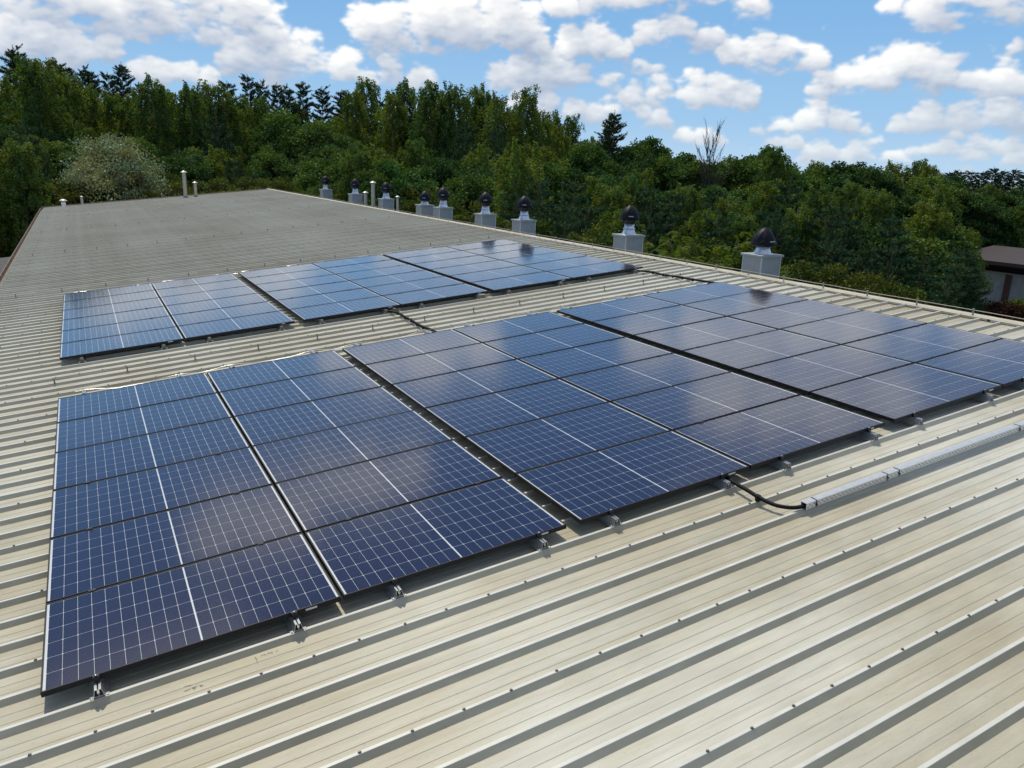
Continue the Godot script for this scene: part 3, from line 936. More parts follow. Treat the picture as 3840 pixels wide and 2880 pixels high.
# ---------------------------------------------------------------- ventilators and flues
func vents() -> void:
	var sheet := noisy_material("vent_sheet", lin(0.26, 0.285, 0.30), lin(0.31, 0.335, 0.345), Vector3(0.8, 0.8, 0.8), 71, 0.5)
	sheet.metallic = 0.15
	var bright := paint("vent_zinc", lin(0.62, 0.65, 0.70), 0.3, 0.7)
	var hood_m := paint("hood_plastic", lin(0.005, 0.007, 0.013), 0.5, 0.0, 0.28)
	var dark := paint("vent_inside", lin(0.012, 0.010, 0.010), 0.6)
	var strut_m := paint("strut", lin(0.10, 0.075, 0.06), 0.5, 0.4)
	# [v of the box's near face, with a neck]
	var spots := [[6.61, 0, 0.0, 0.9], [11.06, 1, 0.0, -0.25], [16.39, 1, -0.01, -0.2], [19.03, 1, 0.0, -0.25], [22.56, 1, 0.015, -0.3], [24.37, 0, 0.01, -0.1], [28.83, 1, 0.03, 0.3], [33.26, 1, 0.05, -0.25], [38.51, 1, 0.07, 0.2]]
	var ord := ["nearest", "second nearest", "third nearest", "fourth nearest", "fifth nearest", "sixth nearest", "seventh nearest", "eighth nearest", "farthest"]
	for k in spots.size():
		var sp: Array = spots[k]
		var top: Vector3 = roof_t * P(12.50, sp[0] + 0.25, 0.235 + sp[2])
		var base := Vector3(top.x, GROUND, top.z)
		var h := top.y - GROUND
		var o := thing("roof_ventilator", "black egg-shaped ventilator on a grey box behind the ridge, %s of nine" % ord[k], "ventilator", "ventilators along the ridge", Transform3D(Basis.IDENTITY, base))
		var s := Shape.new()
		s.box(Vector3(0, (h - 0.0) / 2, 0), Vector3(0.52, h, 0.50))
		part(o, "shaft", s.mesh(), sheet)
		s = Shape.new()
		for q in [[-0.2615, 0.2515], [0.2615, 0.2515], [-0.2615, -0.2515], [0.2615, -0.2515]]:
			s.box(Vector3(q[0] * 0.985, h / 2, q[1] * 0.985), Vector3(0.020, h - 0.002, 0.020))
		part(o, "corner_trim", s.mesh(), bright)
		s = Shape.new()
		s.box(Vector3(0, h + 0.006, 0), Vector3(0.60, 0.045, 0.58), Basis.IDENTITY, 0.008)
		part(o, "lid", s.mesh(), sheet)
		var y := h + 0.0285
		s = Shape.new()
		s.lathe([Vector2(0.20, 0.0), Vector2(0.20, 0.006), Vector2(0.178, 0.008), Vector2(0.128, 0.125), Vector2(0.128, 0.14), Vector2(0.0, 0.14)], 24, Vector3(0, y, 0))
		part(o, "cone", s.mesh(), bright)
		y += 0.135
		var tilt := Basis(Vector3(1, 0, 0), rng.randf_range(-0.03, 0.03)) * Basis(Vector3.UP, sp[3])
		if sp[1]:
			s = Shape.new()
			s.lathe([Vector2(0.150, 0.0), Vector2(0.150, 0.014), Vector2(0.120, 0.016), Vector2(0.120, 0.13), Vector2(0.0, 0.13)], 20, Vector3(0, y, 0))
			part(o, "neck", s.mesh(), bright)
			y += 0.125
		else:
			s = Shape.new()
			s.lathe([Vector2(0.150, 0.0), Vector2(0.150, 0.012), Vector2(0.0, 0.012)], 20, Vector3(0, y, 0))
			part(o, "flange", s.mesh(), bright)
		var low := 0.11 if sp[1] else 0.045
		s = Shape.new()
		s.lathe([Vector2(0.125, 0.0), Vector2(0.17, low * 0.5), Vector2(0.20, low + 0.02), Vector2(0.0, low + 0.02)], 20)
		part(o, "fan_bowl", s.mesh(), dark, Transform3D(tilt, Vector3(0, y, 0)))
		s = Shape.new()
		for q in 6:
			var a := TAU * q / 6.0 + 0.2
			var d := Vector3(cos(a), 0, sin(a))
			s.tube([d * 0.135 + Vector3(0, -0.01, 0), d * 0.20 + Vector3(0, low * 0.25, 0), d * 0.236 + Vector3(0, low * 0.7, 0), d * 0.236 + Vector3(0, low + 0.02, 0)], [0.006, 0.006, 0.006, 0.006], 5)
		part(o, "strut", s.mesh(), strut_m, Transform3D(tilt, Vector3(0, y, 0)))
		var hood := Shape.new()
		var pr := []
		pr.append(Vector2(0.0, low + 0.012)); pr.append(Vector2(0.225, low + 0.012))
		pr.append(Vector2(0.240, low + 0.008)); pr.append(Vector2(0.247, low + 0.022)); pr.append(Vector2(0.245, low + 0.040)); pr.append(Vector2(0.236, low + 0.046))
		for q in range(1, 15):
			var t := q / 14.0
			pr.append(Vector2(0.236 * pow(1.0 - pow(t, 1.75), 0.72), low + 0.046 + 0.30 * t))
		hood.lathe(pr, 48, Vector3.ZERO)
		for q in hood.v.size():
			var at := hood.v[q]
			var rr := Vector2(at.x, at.z).length()
			if rr > 0.02:
				var f := 1.0 - hood_dent(atan2(at.z, at.x), at.y, low) / rr
				hood.v[q] = Vector3(at.x * f, at.y, at.z * f)
		hood.smooth_normals()
		var hd := part(o, "hood", hood.mesh(), hood_m, Transform3D(tilt, Vector3(0, y, 0)))
		var tm := TextMesh.new()
		tm.text = "FLOWMUS"
		var fnt := SystemFont.new()
		fnt.font_names = PackedStringArray(["Droid Sans"])
		fnt.font_weight = 700
		tm.font = fnt
		tm.font_size = 24
		tm.pixel_size = 0.0011
		tm.depth = 0.004
		var face := Vector3(-0.70, 0, 0.714).rotated(Vector3.UP, 0.25 if k else 0.75).normalized()
		part(hd, "lettering", tm, paint("letter_white", lin(0.7, 0.7, 0.7), 0.6), Transform3D(tilt.inverse(), Vector3.ZERO) * Transform3D(Basis(Vector3.UP.cross(face), Vector3.UP, face), face * 0.2365 + Vector3(0, low + 0.078, 0)) )

func hood_dent(a: float, y: float, low: float) -> float:
	# four tear-shaped hollows round the dome
	var t := (y - low - 0.075) / 0.185
	if t <= 0.0 or t >= 1.0:
		return 0.0
	var c := absf(wrapf(a - 0.35, -PI / 4, PI / 4))
	var wide := 0.30 * sqrt(1.0 - t) * minf(1.0, t * 6.0)
	return 0.022 * (1.0 - smoothstep(wide * 0.55, wide, c)) * (1.0 - t * 0.4)

func flue(called: String, label: String, u: float, v: float, n0: float, n1: float, r: float, cap_r: float, kind: int) -> void:
	var base: Vector3 = roof_t * P(u, v, n0)
	var h := (n1 - n0)
	if kind == 1:                       # stands outside the wall, from the ground
		var y := base.y - GROUND
		base.y = GROUND
		h += y
	var o := thing(called, label, "flue", "flues on the roof", Transform3D(Basis.IDENTITY, base))
	var steel := paint("flue_steel", lin(0.38, 0.35, 0.30), 0.4, 0.3)
	var s := Shape.new()
	s.tube([Vector3(0, -0.03, 0), Vector3(0, h * 0.5, 0), Vector3(0, h, 0)], [r, r, r], 16)
	part(o, "pipe", s.mesh(), steel)
	if kind == 0:
		s = Shape.new()
		s.lathe([Vector2(r + 0.12, 0.0), Vector2(r + 0.11, 0.02), Vector2(r + 0.01, 0.07), Vector2(r + 0.01, 0.09)], 16)
		part(o, "collar", s.mesh(), paint("flue_collar", lin(0.06, 0.06, 0.065), 0.7))
	s = Shape.new()
	s.lathe([Vector2(0.0, h + 0.035), Vector2(cap_r, h + 0.03), Vector2(cap_r, h + 0.042), Vector2(cap_r * 0.5, h + 0.042 + cap_r * 0.36), Vector2(0.0, h + 0.042 + cap_r * 0.55)], 18)
	part(o, "cap", s.mesh(), paint("cap_pale", lin(0.52, 0.50, 0.46), 0.45, 0.2))
	s = Shape.new()
	for q in 3:
		var a := TAU * q / 3.0
		s.box(Vector3(cos(a) * r * 0.9, h + 0.017, sin(a) * r * 0.9), Vector3(0.012, 0.05, 0.012))
	part(o, "cap_bracket", s.mesh(), steel)
	if kind != 2:
		s = Shape.new()
		s.tube([Vector3(0, h * 0.0 + h - minf(h * 0.5, 0.55), 0), Vector3(0, h - minf(h * 0.5, 0.55) + 0.03, 0)], [r + 0.006, r + 0.006], 16)
		part(o, "joint_band", s.mesh(), paint("cap_pale", Color.WHITE))

func flues() -> void:
	flue("flue_pipe", "tall steel flue pipe near the far edge of the roof", 6.5, 49.9, PAN, 1.40, 0.115, 0.20, 0)
	flue("flue_pipe", "shorter steel flue pipe just right of the tall one at the far edge", 7.14, 50.1, PAN, 0.70, 0.095, 0.17, 0)
	flue("flue_pipe", "small thin vent pipe at the far left edge of the roof", 0.66, 51.6, PAN, 0.32, 0.075, 0.10, 2)
	flue("flue_pipe", "tall pale flue pipe behind the ridge beside the second farthest ventilator", 12.33, 30.44, -0.1, 0.90, 0.085, 0.15, 1)
	flue("flue_pipe", "thin flue pipe behind the ridge right of the seventh nearest ventilator", 12.33, 27.28, -0.1, 0.42, 0.055, 0.10, 1)
	flue("flue_pipe", "short flue pipe touching the box of the second farthest ventilator", 12.40, 31.75, -0.1, 0.40, 0.085, 0.14, 1)
	var o := thing("mushroom_vent", "small chrome mushroom vent at the far left corner of the roof", "vent", "", Transform3D(Basis.IDENTITY, roof_t * P(-0.36, 51.6, PAN)))
	var s := Shape.new()
	s.lathe([Vector2(0.16, 0.0), Vector2(0.15, 0.02), Vector2(0.115, 0.06), Vector2(0.145, 0.14), Vector2(0.15, 0.20), Vector2(0.11, 0.27), Vector2(0.09, 0.30)], 20)
	part(o, "body", s.mesh(), paint("chrome", lin(0.75, 0.77, 0.8), 0.15, 0.95))
	s = Shape.new()
	s.lathe([Vector2(0.09, 0.295), Vector2(0.22, 0.33), Vector2(0.23, 0.36), Vector2(0.12, 0.43), Vector2(0.0, 0.45)], 20)
	part(o, "cap", s.mesh(), paint("cap_pale", Color.WHITE))

# ---------------------------------------------------------------- plants
# [kind, x, z, height, width, tier]: tier 0 far wood, 1 skyline, 2 middle, 3 low growth
const TREES := [["birch",-8.5,-104.4,14.7,1.2,0],["birch",-4.7,-55.2,8.6,1.2,2],["birch",-5.6,-81.5,15.6,1.02,1],["birch",-4.4,-84.1,14.8,1.15,1],["birch",-4.2,-81.0,12.0,1.19,1],["birch",-2.7,-55.3,9.2,1.2,2],["birch",-2.7,-101.7,16.0,1.2,0],["birch",-1.8,-79.4,16.4,1.17,1],["birch",-1.9,-57.4,7.4,1.0,2],["birch",-2.0,-71.1,9.9,1.1,2],["birch",-1.0,-84.8,16.9,1.08,1],["birch",-0.3,-92.5,16.6,1.12,1],["birch",-0.5,-80.0,11.9,1.24,1],["birch",0.5,-97.4,14.4,1.2,0],["birch",0.9,-84.5,15.5,1.12,1],["birch",1.6,-92.2,12.8,1.21,1],["birch",2.5,-90.7,15.3,1.01,1],["birch",4.7,-112.5,14.9,1.2,0],["birch",4.5,-94.9,15.1,1.01,1],["birch",6.2,-91.3,14.6,1.21,1],["birch",4.9,-73.1,9.9,1.1,2],["birch",9.0,-111.3,14.5,1.2,0],["birch",7.4,-79.4,15.6,1.2,1],["birch",9.0,-84.9,15.1,1.14,1],["birch",11.4,-110.0,15.7,1.2,0],["birch",9.8,-87.3,13.1,1.19,1],["birch",10.6,-79.0,15.2,1.01,1],["birch",11.0,-80.2,12.6,1.09,1],["birch",15.0,-103.1,15.2,1.2,0],["birch",12.9,-81.4,15.7,1.24,1],["birch",11.0,-65.2,9.4,1.1,2],["birch",14.5,-81.4,14.3,1.19,1],["birch",12.7,-68.7,9.5,1.1,2],["birch",16.2,-87.9,12.6,1.23,1],["birch",17.6,-95.2,13.7,1.2,0],["birch",17.9,-92.7,15.4,1.24,1],["birch",17.8,-83.2,14.7,1.09,1],["birch",18.1,-83.1,12.0,1.23,1],["birch",27.2,-107.4,16.1,1.2,0],["birch",27.1,-79.8,15.9,1.0,1],["birch",14.4,-39.3,9.5,1.0,2],["birch",31.0,-88.3,18.0,1.06,1],["birch",15.6,-38.9,9.4,1.0,2],["birch",31.0,-79.3,15.8,1.03,1],["birch",32.9,-81.0,17.3,1.12,1],["birch",20.9,-47.8,10.2,1.1,2],["birch",33.9,-78.8,15.2,1.1,1],["birch",32.6,-71.9,16.6,1.13,1],["birch",38.2,-83.1,16.6,0.98,1],["birch",34.5,-70.6,16.4,1.05,1],["birch",41.0,-79.9,17.3,1.14,1],["birch",26.1,-47.1,9.9,1.1,2],["birch",41.6,-77.8,16.6,1.11,1],["birch",39.2,-69.6,15.6,1.04,1],["birch",43.0,-74.4,15.0,1.01,1],["birch",20.9,-32.1,9.8,1.0,2],["birch",41.5,-69.2,16.5,1.12,1],["birch",55.7,-92.6,13.4,1.2,0],["birch",44.2,-70.3,14.6,1.04,1],["birch",27.2,-40.4,10.0,1.1,2],["birch",50.8,-79.5,15.1,1.12,1],["birch",46.9,-70.7,13.2,0.98,1],["birch",52.7,-77.9,14.8,1.04,1],["birch",61.9,-86.1,12.7,1.2,0],["birch",21.9,-26.8,8.3,1.07,2],["birch",21.3,-24.8,7.9,0.98,2],["birch",17.9,-19.8,7.1,1.13,2],["birch",24.4,-27.5,8.3,1.08,2],["birch",61.3,-77.5,11.1,1.2,0],["birch",32.4,-36.8,8.7,1.1,2],["birch",67.1,-77.9,10.0,1.2,0],["birch",34.9,-35.4,7.8,1.1,2],["birch",28.0,-27.1,7.9,1.14,2],["birch",23.1,-20.8,7.1,1.0,2],["birch",69.3,-68.8,9.2,1.2,0],["birch",58.8,-57.0,10.4,1.16,1],["birch",26.2,-22.0,7.6,1.0,2],["birch",24.5,-19.5,7.0,1.11,2],["birch",32.0,-26.1,8.3,1.14,2],["birch",78.8,-69.3,8.8,1.2,0],["birch",54.3,-46.5,11.1,1.11,1],["birch",80.6,-67.4,8.2,1.2,0],["birch",27.5,-19.2,7.3,1.0,2],["birch",84.7,-68.9,8.9,1.2,0],["birch",64.0,-50.7,10.1,1.0,1],["birch",32.4,-22.7,8.2,1.02,2],["birch",45.6,-31.5,7.7,1.1,2],["birch",36.4,-24.1,8.4,1.13,2],["birch",45.5,-30.5,8.1,1.1,2],["birch",66.9,-47.4,9.8,1.2,1],["birch",92.5,-66.2,9.1,1.2,0],["birch",36.5,-22.4,8.0,1.03,2],["birch",42.6,-26.3,7.4,1.1,2],["birch",94.7,-64.6,8.5,1.2,0],["birch",70.1,-46.3,10.2,1.16,1],["birch",45.0,-26.2,7.7,1.1,2],["birch",72.3,-45.7,10.5,1.24,1],["birch",36.9,-20.1,7.6,1.15,2],["birch",67.6,-41.2,10.0,1.11,1],["birch",40.5,-21.9,8.4,0.95,2],["birch",39.7,-19.4,6.4,1.06,2],["birch",71.3,-39.0,7.2,1.1,2],["birch",96.7,-53.3,7.9,1.2,0],["birch",67.5,-35.3,8.5,1.01,2],["birch",68.0,-32.5,7.2,1.07,2],["broad",-5.7,-71.4,11.2,1.1,2],["broad",-4.0,-72.0,11.2,1.1,2],["broad",-3.7,-56.3,5.4,1.0,2],["broad",-5.0,-101.3,15.3,1.2,0],["broad",-1.2,-77.4,10.7,1.0,1],["broad",0.1,-72.9,10.2,1.1,2],["broad",1.6,-69.4,9.6,1.1,2],["broad",2.8,-69.0,9.1,1.1,2],["broad",5.8,-74.1,10.9,1.0,1],["broad",7.0,-66.6,9.0,1.1,2],["broad",8.2,-65.9,9.3,1.1,2],["broad",8.8,-68.6,10.1,1.0,1],["broad",19.3,-94.8,14.9,1.2,0],["broad",14.9,-68.2,8.5,1.1,2],["broad",15.1,-66.7,10.3,1.0,1],["broad",21.4,-94.5,14.4,1.2,0],["broad",17.6,-71.0,14.2,1.0,1],["broad",17.0,-66.0,8.5,1.1,2],["broad",17.6,-66.9,9.6,1.0,1],["broad",18.6,-68.4,12.3,1.0,1],["broad",26.1,-94.2,14.1,1.2,0],["broad",19.1,-65.5,9.6,1.0,1],["broad",19.7,-67.3,8.6,1.1,2],["broad",20.2,-67.9,13.0,1.0,1],["broad",14.6,-45.5,8.4,0.9,2],["broad",30.3,-99.1,14.8,1.2,0],["broad",20.9,-66.3,11.7,1.0,1],["broad",16.3,-49.8,9.7,1.1,2],["broad",15.6,-45.2,8.7,0.9,2],["broad",30.6,-93.8,15.1,1.2,0],["broad",16.6,-45.4,9.8,1.1,2],["broad",15.2,-37.5,9.3,0.9,2],["broad",20.2,-49.8,9.4,1.1,2],["broad",17.2,-37.9,8.8,0.9,2],["broad",41.0,-96.4,15.3,1.2,0],["broad",18.5,-39.9,7.5,0.9,2],["broad",19.7,-40.1,9.5,0.9,2],["broad",23.3,-48.0,9.4,1.1,2],["broad",20.7,-40.3,8.3,0.9,2],["broad",44.4,-91.1,14.4,1.2,0],["broad",23.1,-44.7,9.4,1.1,2],["broad",20.8,-36.9,8.9,0.9,2],["broad",22.2,-38.9,7.1,0.9,2],["broad",50.1,-92.8,13.8,1.2,0],["broad",27.8,-45.3,9.8,1.1,2],["broad",52.5,-90.3,13.3,1.2,0],["broad",24.6,-37.7,9.7,0.9,2],["broad",60.3,-94.3,14.3,1.2,0],["broad",25.8,-37.0,9.7,0.9,2],["broad",29.3,-41.4,8.9,1.1,2],["broad",26.9,-35.7,9.1,0.9,2],["broad",41.4,-56.8,12.2,0.95,1],["broad",29.9,-39.3,9.0,1.1,2],["broad",42.1,-55.9,10.9,0.95,1],["broad",31.3,-37.8,8.7,1.1,2],["broad",44.9,-55.8,11.2,0.95,1],["broad",48.6,-59.2,12.4,0.95,1],["broad",49.4,-58.2,12.5,0.95,1],["broad",48.6,-54.6,11.1,0.95,1],["broad",34.7,-36.6,7.9,1.1,2],["broad",51.5,-55.8,11.0,1.16,1],["broad",51.9,-54.0,10.6,1.1,1],["broad",38.1,-36.2,8.3,1.1,2],["broad",57.1,-57.0,10.2,1.17,1],["broad",39.3,-34.6,8.1,1.1,2],["broad",55.4,-50.9,11.0,1.23,1],["broad",71.7,-66.7,9.2,1.2,0],["broad",59.9,-53.5,11.9,1.12,1],["broad",41.4,-34.5,8.0,1.1,2],["broad",57.4,-48.0,9.9,1.15,1],["broad",40.6,-31.4,8.1,1.1,2],["broad",60.6,-48.9,9.8,1.2,1],["broad",42.0,-31.0,7.8,1.1,2],["broad",63.9,-49.1,10.6,1.19,1],["broad",89.2,-69.9,8.5,1.2,0],["broad",61.6,-45.3,10.6,1.14,1],["broad",89.9,-67.3,9.0,1.2,0],["broad",32.2,-19.8,7.1,1.01,2],["broad",63.5,-42.8,9.6,1.2,1],["broad",41.2,-24.4,8.2,1.01,2],["broad",33.4,-18.1,6.6,1.12,2],["broad",87.1,-55.1,8.0,1.2,0],["broad",64.1,-37.7,9.7,1.2,1],["broad",68.0,-39.8,7.9,1.1,2],["broad",37.5,-19.3,6.7,0.95,2],["broad",73.6,-42.7,9.7,1.09,1],["broad",64.8,-35.9,8.5,1.05,2],["broad",66.6,-35.0,7.5,0.97,2],["broad",72.8,-38.0,8.0,1.1,2],["broad",98.2,-52.6,8.6,1.2,0],["broad",69.1,-34.6,5.7,1.04,2],["broad",70.0,-35.0,8.6,1.05,2],["broad",71.0,-34.5,7.9,1.1,2],["broad",95.5,-46.2,8.0,1.2,0],["dead",50.2,-50.2,13.3,1.0,1],["green_shrub",43.8,-18.4,2.5,1.0,3],["pine",-5.8,-95.5,14.5,1.2,0],["pine",-4.9,-118.5,20.9,1.04,0],["pine",-4.3,-121.7,20.7,1.09,0],["pine",-2.0,-113.9,18.8,0.89,0],["pine",-1.0,-96.1,14.6,1.2,0],["pine",-0.1,-120.7,20.0,1.08,0],["pine",0.6,-107.9,18.3,0.97,0],["pine",2.9,-124.4,19.7,1.01,0],["pine",2.6,-109.4,16.0,1.2,0],["pine",3.9,-123.6,19.1,0.88,0],["pine",5.5,-115.8,18.5,0.91,0],["pine",7.3,-117.0,19.9,0.99,0],["pine",6.1,-102.2,13.8,1.2,0],["pine",8.7,-110.8,16.9,1.09,0],["pine",12.6,-119.3,17.2,1.09,0],["pine",13.1,-106.4,14.6,1.2,0],["pine",13.9,-106.9,16.8,0.9,0],["pine",17.9,-122.3,17.8,0.92,0],["pine",17.2,-103.8,13.9,1.2,0],["pine",19.4,-110.9,18.1,1.08,0],["pine",23.7,-119.0,19.9,0.89,0],["pine",25.4,-119.3,19.3,0.88,0],["pine",27.1,-115.6,18.8,0.88,0],["pine",25.8,-104.6,17.5,1.07,0],["pine",28.9,-107.7,18.5,0.9,0],["pine",34.7,-120.5,19.2,1.07,0],["pine",33.7,-107.8,17.4,1.09,0],["pine",36.0,-111.8,18.2,1.02,0],["pine",35.0,-101.8,15.6,1.2,0],["pine",36.7,-99.7,16.5,1.2,0],["pine",35.8,-89.2,14.9,1.2,0],["pine",44.8,-98.9,16.2,1.2,0],["pine",44.7,-86.4,14.6,1.2,0],["pine",62.7,-93.1,13.3,1.2,0],["pine",59.7,-79.3,12.0,1.2,0],["pine",45.4,-59.2,13.1,0.8,1],["pine",44.5,-57.4,13.6,0.9,1],["pine",69.4,-84.5,10.8,1.2,0],["pine",61.0,-72.1,9.8,1.0,0],["pine",61.4,-69.0,9.8,1.0,0],["pine",69.8,-76.6,8.8,1.2,0],["pine",66.6,-71.4,9.7,1.0,0],["pine",76.9,-80.7,8.9,1.2,0],["pine",70.5,-72.1,9.6,1.0,0],["pine",75.5,-73.9,10.0,1.0,0],["pine",70.6,-68.3,9.4,1.2,0],["pine",71.9,-66.9,10.0,1.0,0],["pine",73.6,-65.3,9.8,1.0,0],["pine",79.8,-67.9,10.0,1.0,0],["pine",72.4,-58.3,9.7,1.0,0],["pine",74.4,-57.3,9.5,1.0,0],["pine",78.6,-58.0,9.6,1.0,0],["pine",87.3,-62.0,9.7,1.0,0],["pine",82.1,-55.4,9.4,1.0,0],["pine",94.1,-62.7,8.3,1.2,0],["pine",86.0,-55.7,9.4,1.0,0],["pine",81.0,-49.8,9.7,1.0,0],["pine",84.5,-50.8,7.5,1.2,0],["pine",100.6,-60.8,9.7,1.1,0],["pine",87.3,-51.6,9.6,1.0,0],["pine",85.9,-50.1,8.6,1.2,0],["pine",97.9,-57.5,9.8,1.1,0],["pine",106.0,-61.2,9.9,1.1,0],["pine",105.5,-59.4,9.9,1.1,0],["pine",94.1,-51.2,10.2,1.1,0],["pine",105.3,-56.4,10.1,1.1,0],["pine",106.7,-55.8,10.3,1.1,0],["pine",90.4,-45.9,7.8,1.2,0],["pine",93.2,-46.9,9.9,1.1,0],["pine",97.8,-48.2,10.1,1.1,0],["pine",96.2,-46.2,10.3,1.1,0],["red_shrub",39.3,-18.1,2.3,1.0,3],["red_shrub",40.6,-17.9,2.6,1.0,3],["red_shrub",40.2,-16.5,2.7,1.0,3],["robinia",15.2,-39.0,7.3,1.0,3],["robinia",15.7,-28.0,7.0,1.0,3],["robinia",14.6,-21.9,7.0,1.0,3],["robinia",17.1,-18.0,6.5,1.0,3],["robinia",17.8,-17.4,6.2,1.0,3],["robinia",18.8,-17.9,6.5,1.0,3],["robinia",19.4,-17.4,6.6,1.0,3],["robinia",19.3,-16.2,6.3,1.0,3],["robinia",21.7,-18.0,6.6,1.0,3],["robinia",19.8,-12.8,5.8,1.0,3],["shrub",-3.5,-55.3,3.8,1.0,2],["shrub",-2.4,-55.4,4.8,1.0,2],["shrub",-2.2,-58.8,6.1,1.2,3],["shrub",-1.7,-56.4,6.1,1.0,2],["shrub",-0.8,-57.9,6.8,1.2,3],["shrub",0.6,-59.6,6.8,1.2,3],["shrub",1.9,-58.0,6.3,1.2,3],["shrub",3.3,-58.3,6.4,1.2,3],["shrub",4.9,-59.9,6.5,1.2,3],["shrub",5.8,-61.2,6.6,1,2],["shrub",6.4,-59.6,6.7,1.2,3],["shrub",6.8,-61.1,7.6,1,2],["shrub",7.7,-57.0,7.0,1.2,3],["shrub",9.4,-58.6,6.9,1.2,3],["shrub",10.9,-57.7,7.3,1.2,3],["shrub",12.3,-56.4,7.3,1.2,3],["shrub",14.1,-57.1,7.4,1.2,3],["shrub",15.9,-57.6,7.3,1.2,3],["shrub",14.8,-43.3,7.3,1.0,3],["shrub",15.9,-36.6,7.5,1.0,3],["shrub",15.3,-32.6,7.3,1.0,3],["shrub",16.4,-32.1,7.0,1.0,3],["shrub",16.4,-29.9,7.1,1.0,3],["shrub",16.6,-23.1,6.8,1.0,3],["shrub",15.8,-17.6,6.6,1.0,3],["shrub",21.3,-17.0,6.3,1.0,3],["shrub",23.3,-14.9,5.7,1.0,3],["shrub",23.9,-14.2,5.5,1.0,3],["shrub",26.2,-14.4,5.2,1.0,3],["shrub",27.8,-14.0,4.9,1.0,3],["willow",2.7,-59.4,10.1,1.0,1],["young_pine",-2.3,-57.4,10.2,1.1,1],["young_pine",6.7,-61.1,6.6,1.0,2],["young_pine",11.4,-68.6,12.1,1.15,1],["young_pine",11.4,-60.5,8.5,1.0,2],["young_pine",12.7,-60.3,7.5,1.0,2],["young_pine",30.9,-60.7,12.0,1.1,1],["young_pine",32.7,-57.6,11.8,1.1,1],["young_pine",18.2,-27.9,7.5,1.14,2],["young_pine",17.3,-23.8,7.2,1.03,2],["young_pine",18.8,-26.4,8.2,0.97,2],["young_pine",17.5,-22.5,7.3,1.01,2],["young_pine",15.5,-19.0,6.8,0.98,2],["young_pine",20.0,-25.7,8.0,1.06,2],["young_pine",17.7,-21.2,7.2,1.14,2],["young_pine",24.0,-25.3,7.9,1.13,2],["young_pine",19.8,-19.7,7.1,1.0,2],["young_pine",24.1,-23.9,7.7,1.03,2],["young_pine",26.2,-23.4,7.7,1.04,2],["young_pine",23.1,-19.5,6.9,1.14,2],["young_pine",25.8,-19.6,7.1,1.0,2],["young_pine",25.5,-18.5,7.1,1.07,2],["young_pine",32.2,-24.4,8.2,1.07,2],["young_pine",28.1,-18.5,7.3,1.15,2],["young_pine",25.2,-15.7,6.1,1.15,3],["young_pine",30.1,-19.2,7.4,1.05,2],["young_pine",26.6,-15.5,6.0,1.15,3],["young_pine",31.3,-17.7,7.0,1.11,2],["young_pine",28.9,-15.8,6.0,1.15,3],["young_pine",29.7,-14.8,5.7,1.15,3],["young_pine",27.6,-12.4,5.1,1.15,3],["young_pine",31.9,-14.9,6.0,1.15,3],["young_pine",33.1,-15.0,4.2,1.15,3],["young_pine",33.0,-15.0,5.2,1.15,3],["young_pine",69.4,-32.0,6.3,1.15,2]]
var kinds := {}

func leaf_material(called: String, light: Color, back: float, rough := 0.7) -> StandardMaterial3D:
	var m := paint(called, Color.WHITE, rough, 0.0, 0.22)
	m.vertex_color_use_as_albedo = true
	m.backlight_enabled = back > 0.0
	m.backlight = light * back
	return m

func rv(r: RandomNumberGenerator) -> Vector3:
	var z := r.randf_range(-1.0, 1.0)
	var a := r.randf() * TAU
	var q := sqrt(1.0 - z * z)
	return Vector3(q * cos(a), z, q * sin(a))

func tone(r: RandomNumberGenerator, c: Color, spread: float) -> Color:
	var f := 1.0 + r.randf_range(-spread, spread)
	var y := 1.0 + r.randf_range(-0.18, 0.22)
	return Color(c.r * f * y, c.g * f, c.b * f * (2.0 - y))

func limb(s: Shape, a: Vector3, b: Vector3, r0: float, r1: float, bow: Vector3, sides := 4) -> void:
	s.tube([a, a.lerp(b, 0.35) + bow * 0.8, a.lerp(b, 0.7) + bow, b], [r0, lerpf(r0, r1, 0.4), lerpf(r0, r1, 0.75), r1], sides, false)

func trunk_line(r: RandomNumberGenerator, h: float, wander: float) -> Array:
	var pts := []
	var off := Vector3.ZERO
	for k in 9:
		pts.append(Vector3(off.x, h * k / 8.0, off.z))
		off += Vector3(r.randf_range(-wander, wander), 0, r.randf_range(-wander, wander))
	return pts

func along(pts: Array, t: float) -> Vector3:
	var f := clampf(t, 0.0, 0.9999) * (pts.size() - 1)
	return pts[int(f)].lerp(pts[int(f) + 1], f - int(f))

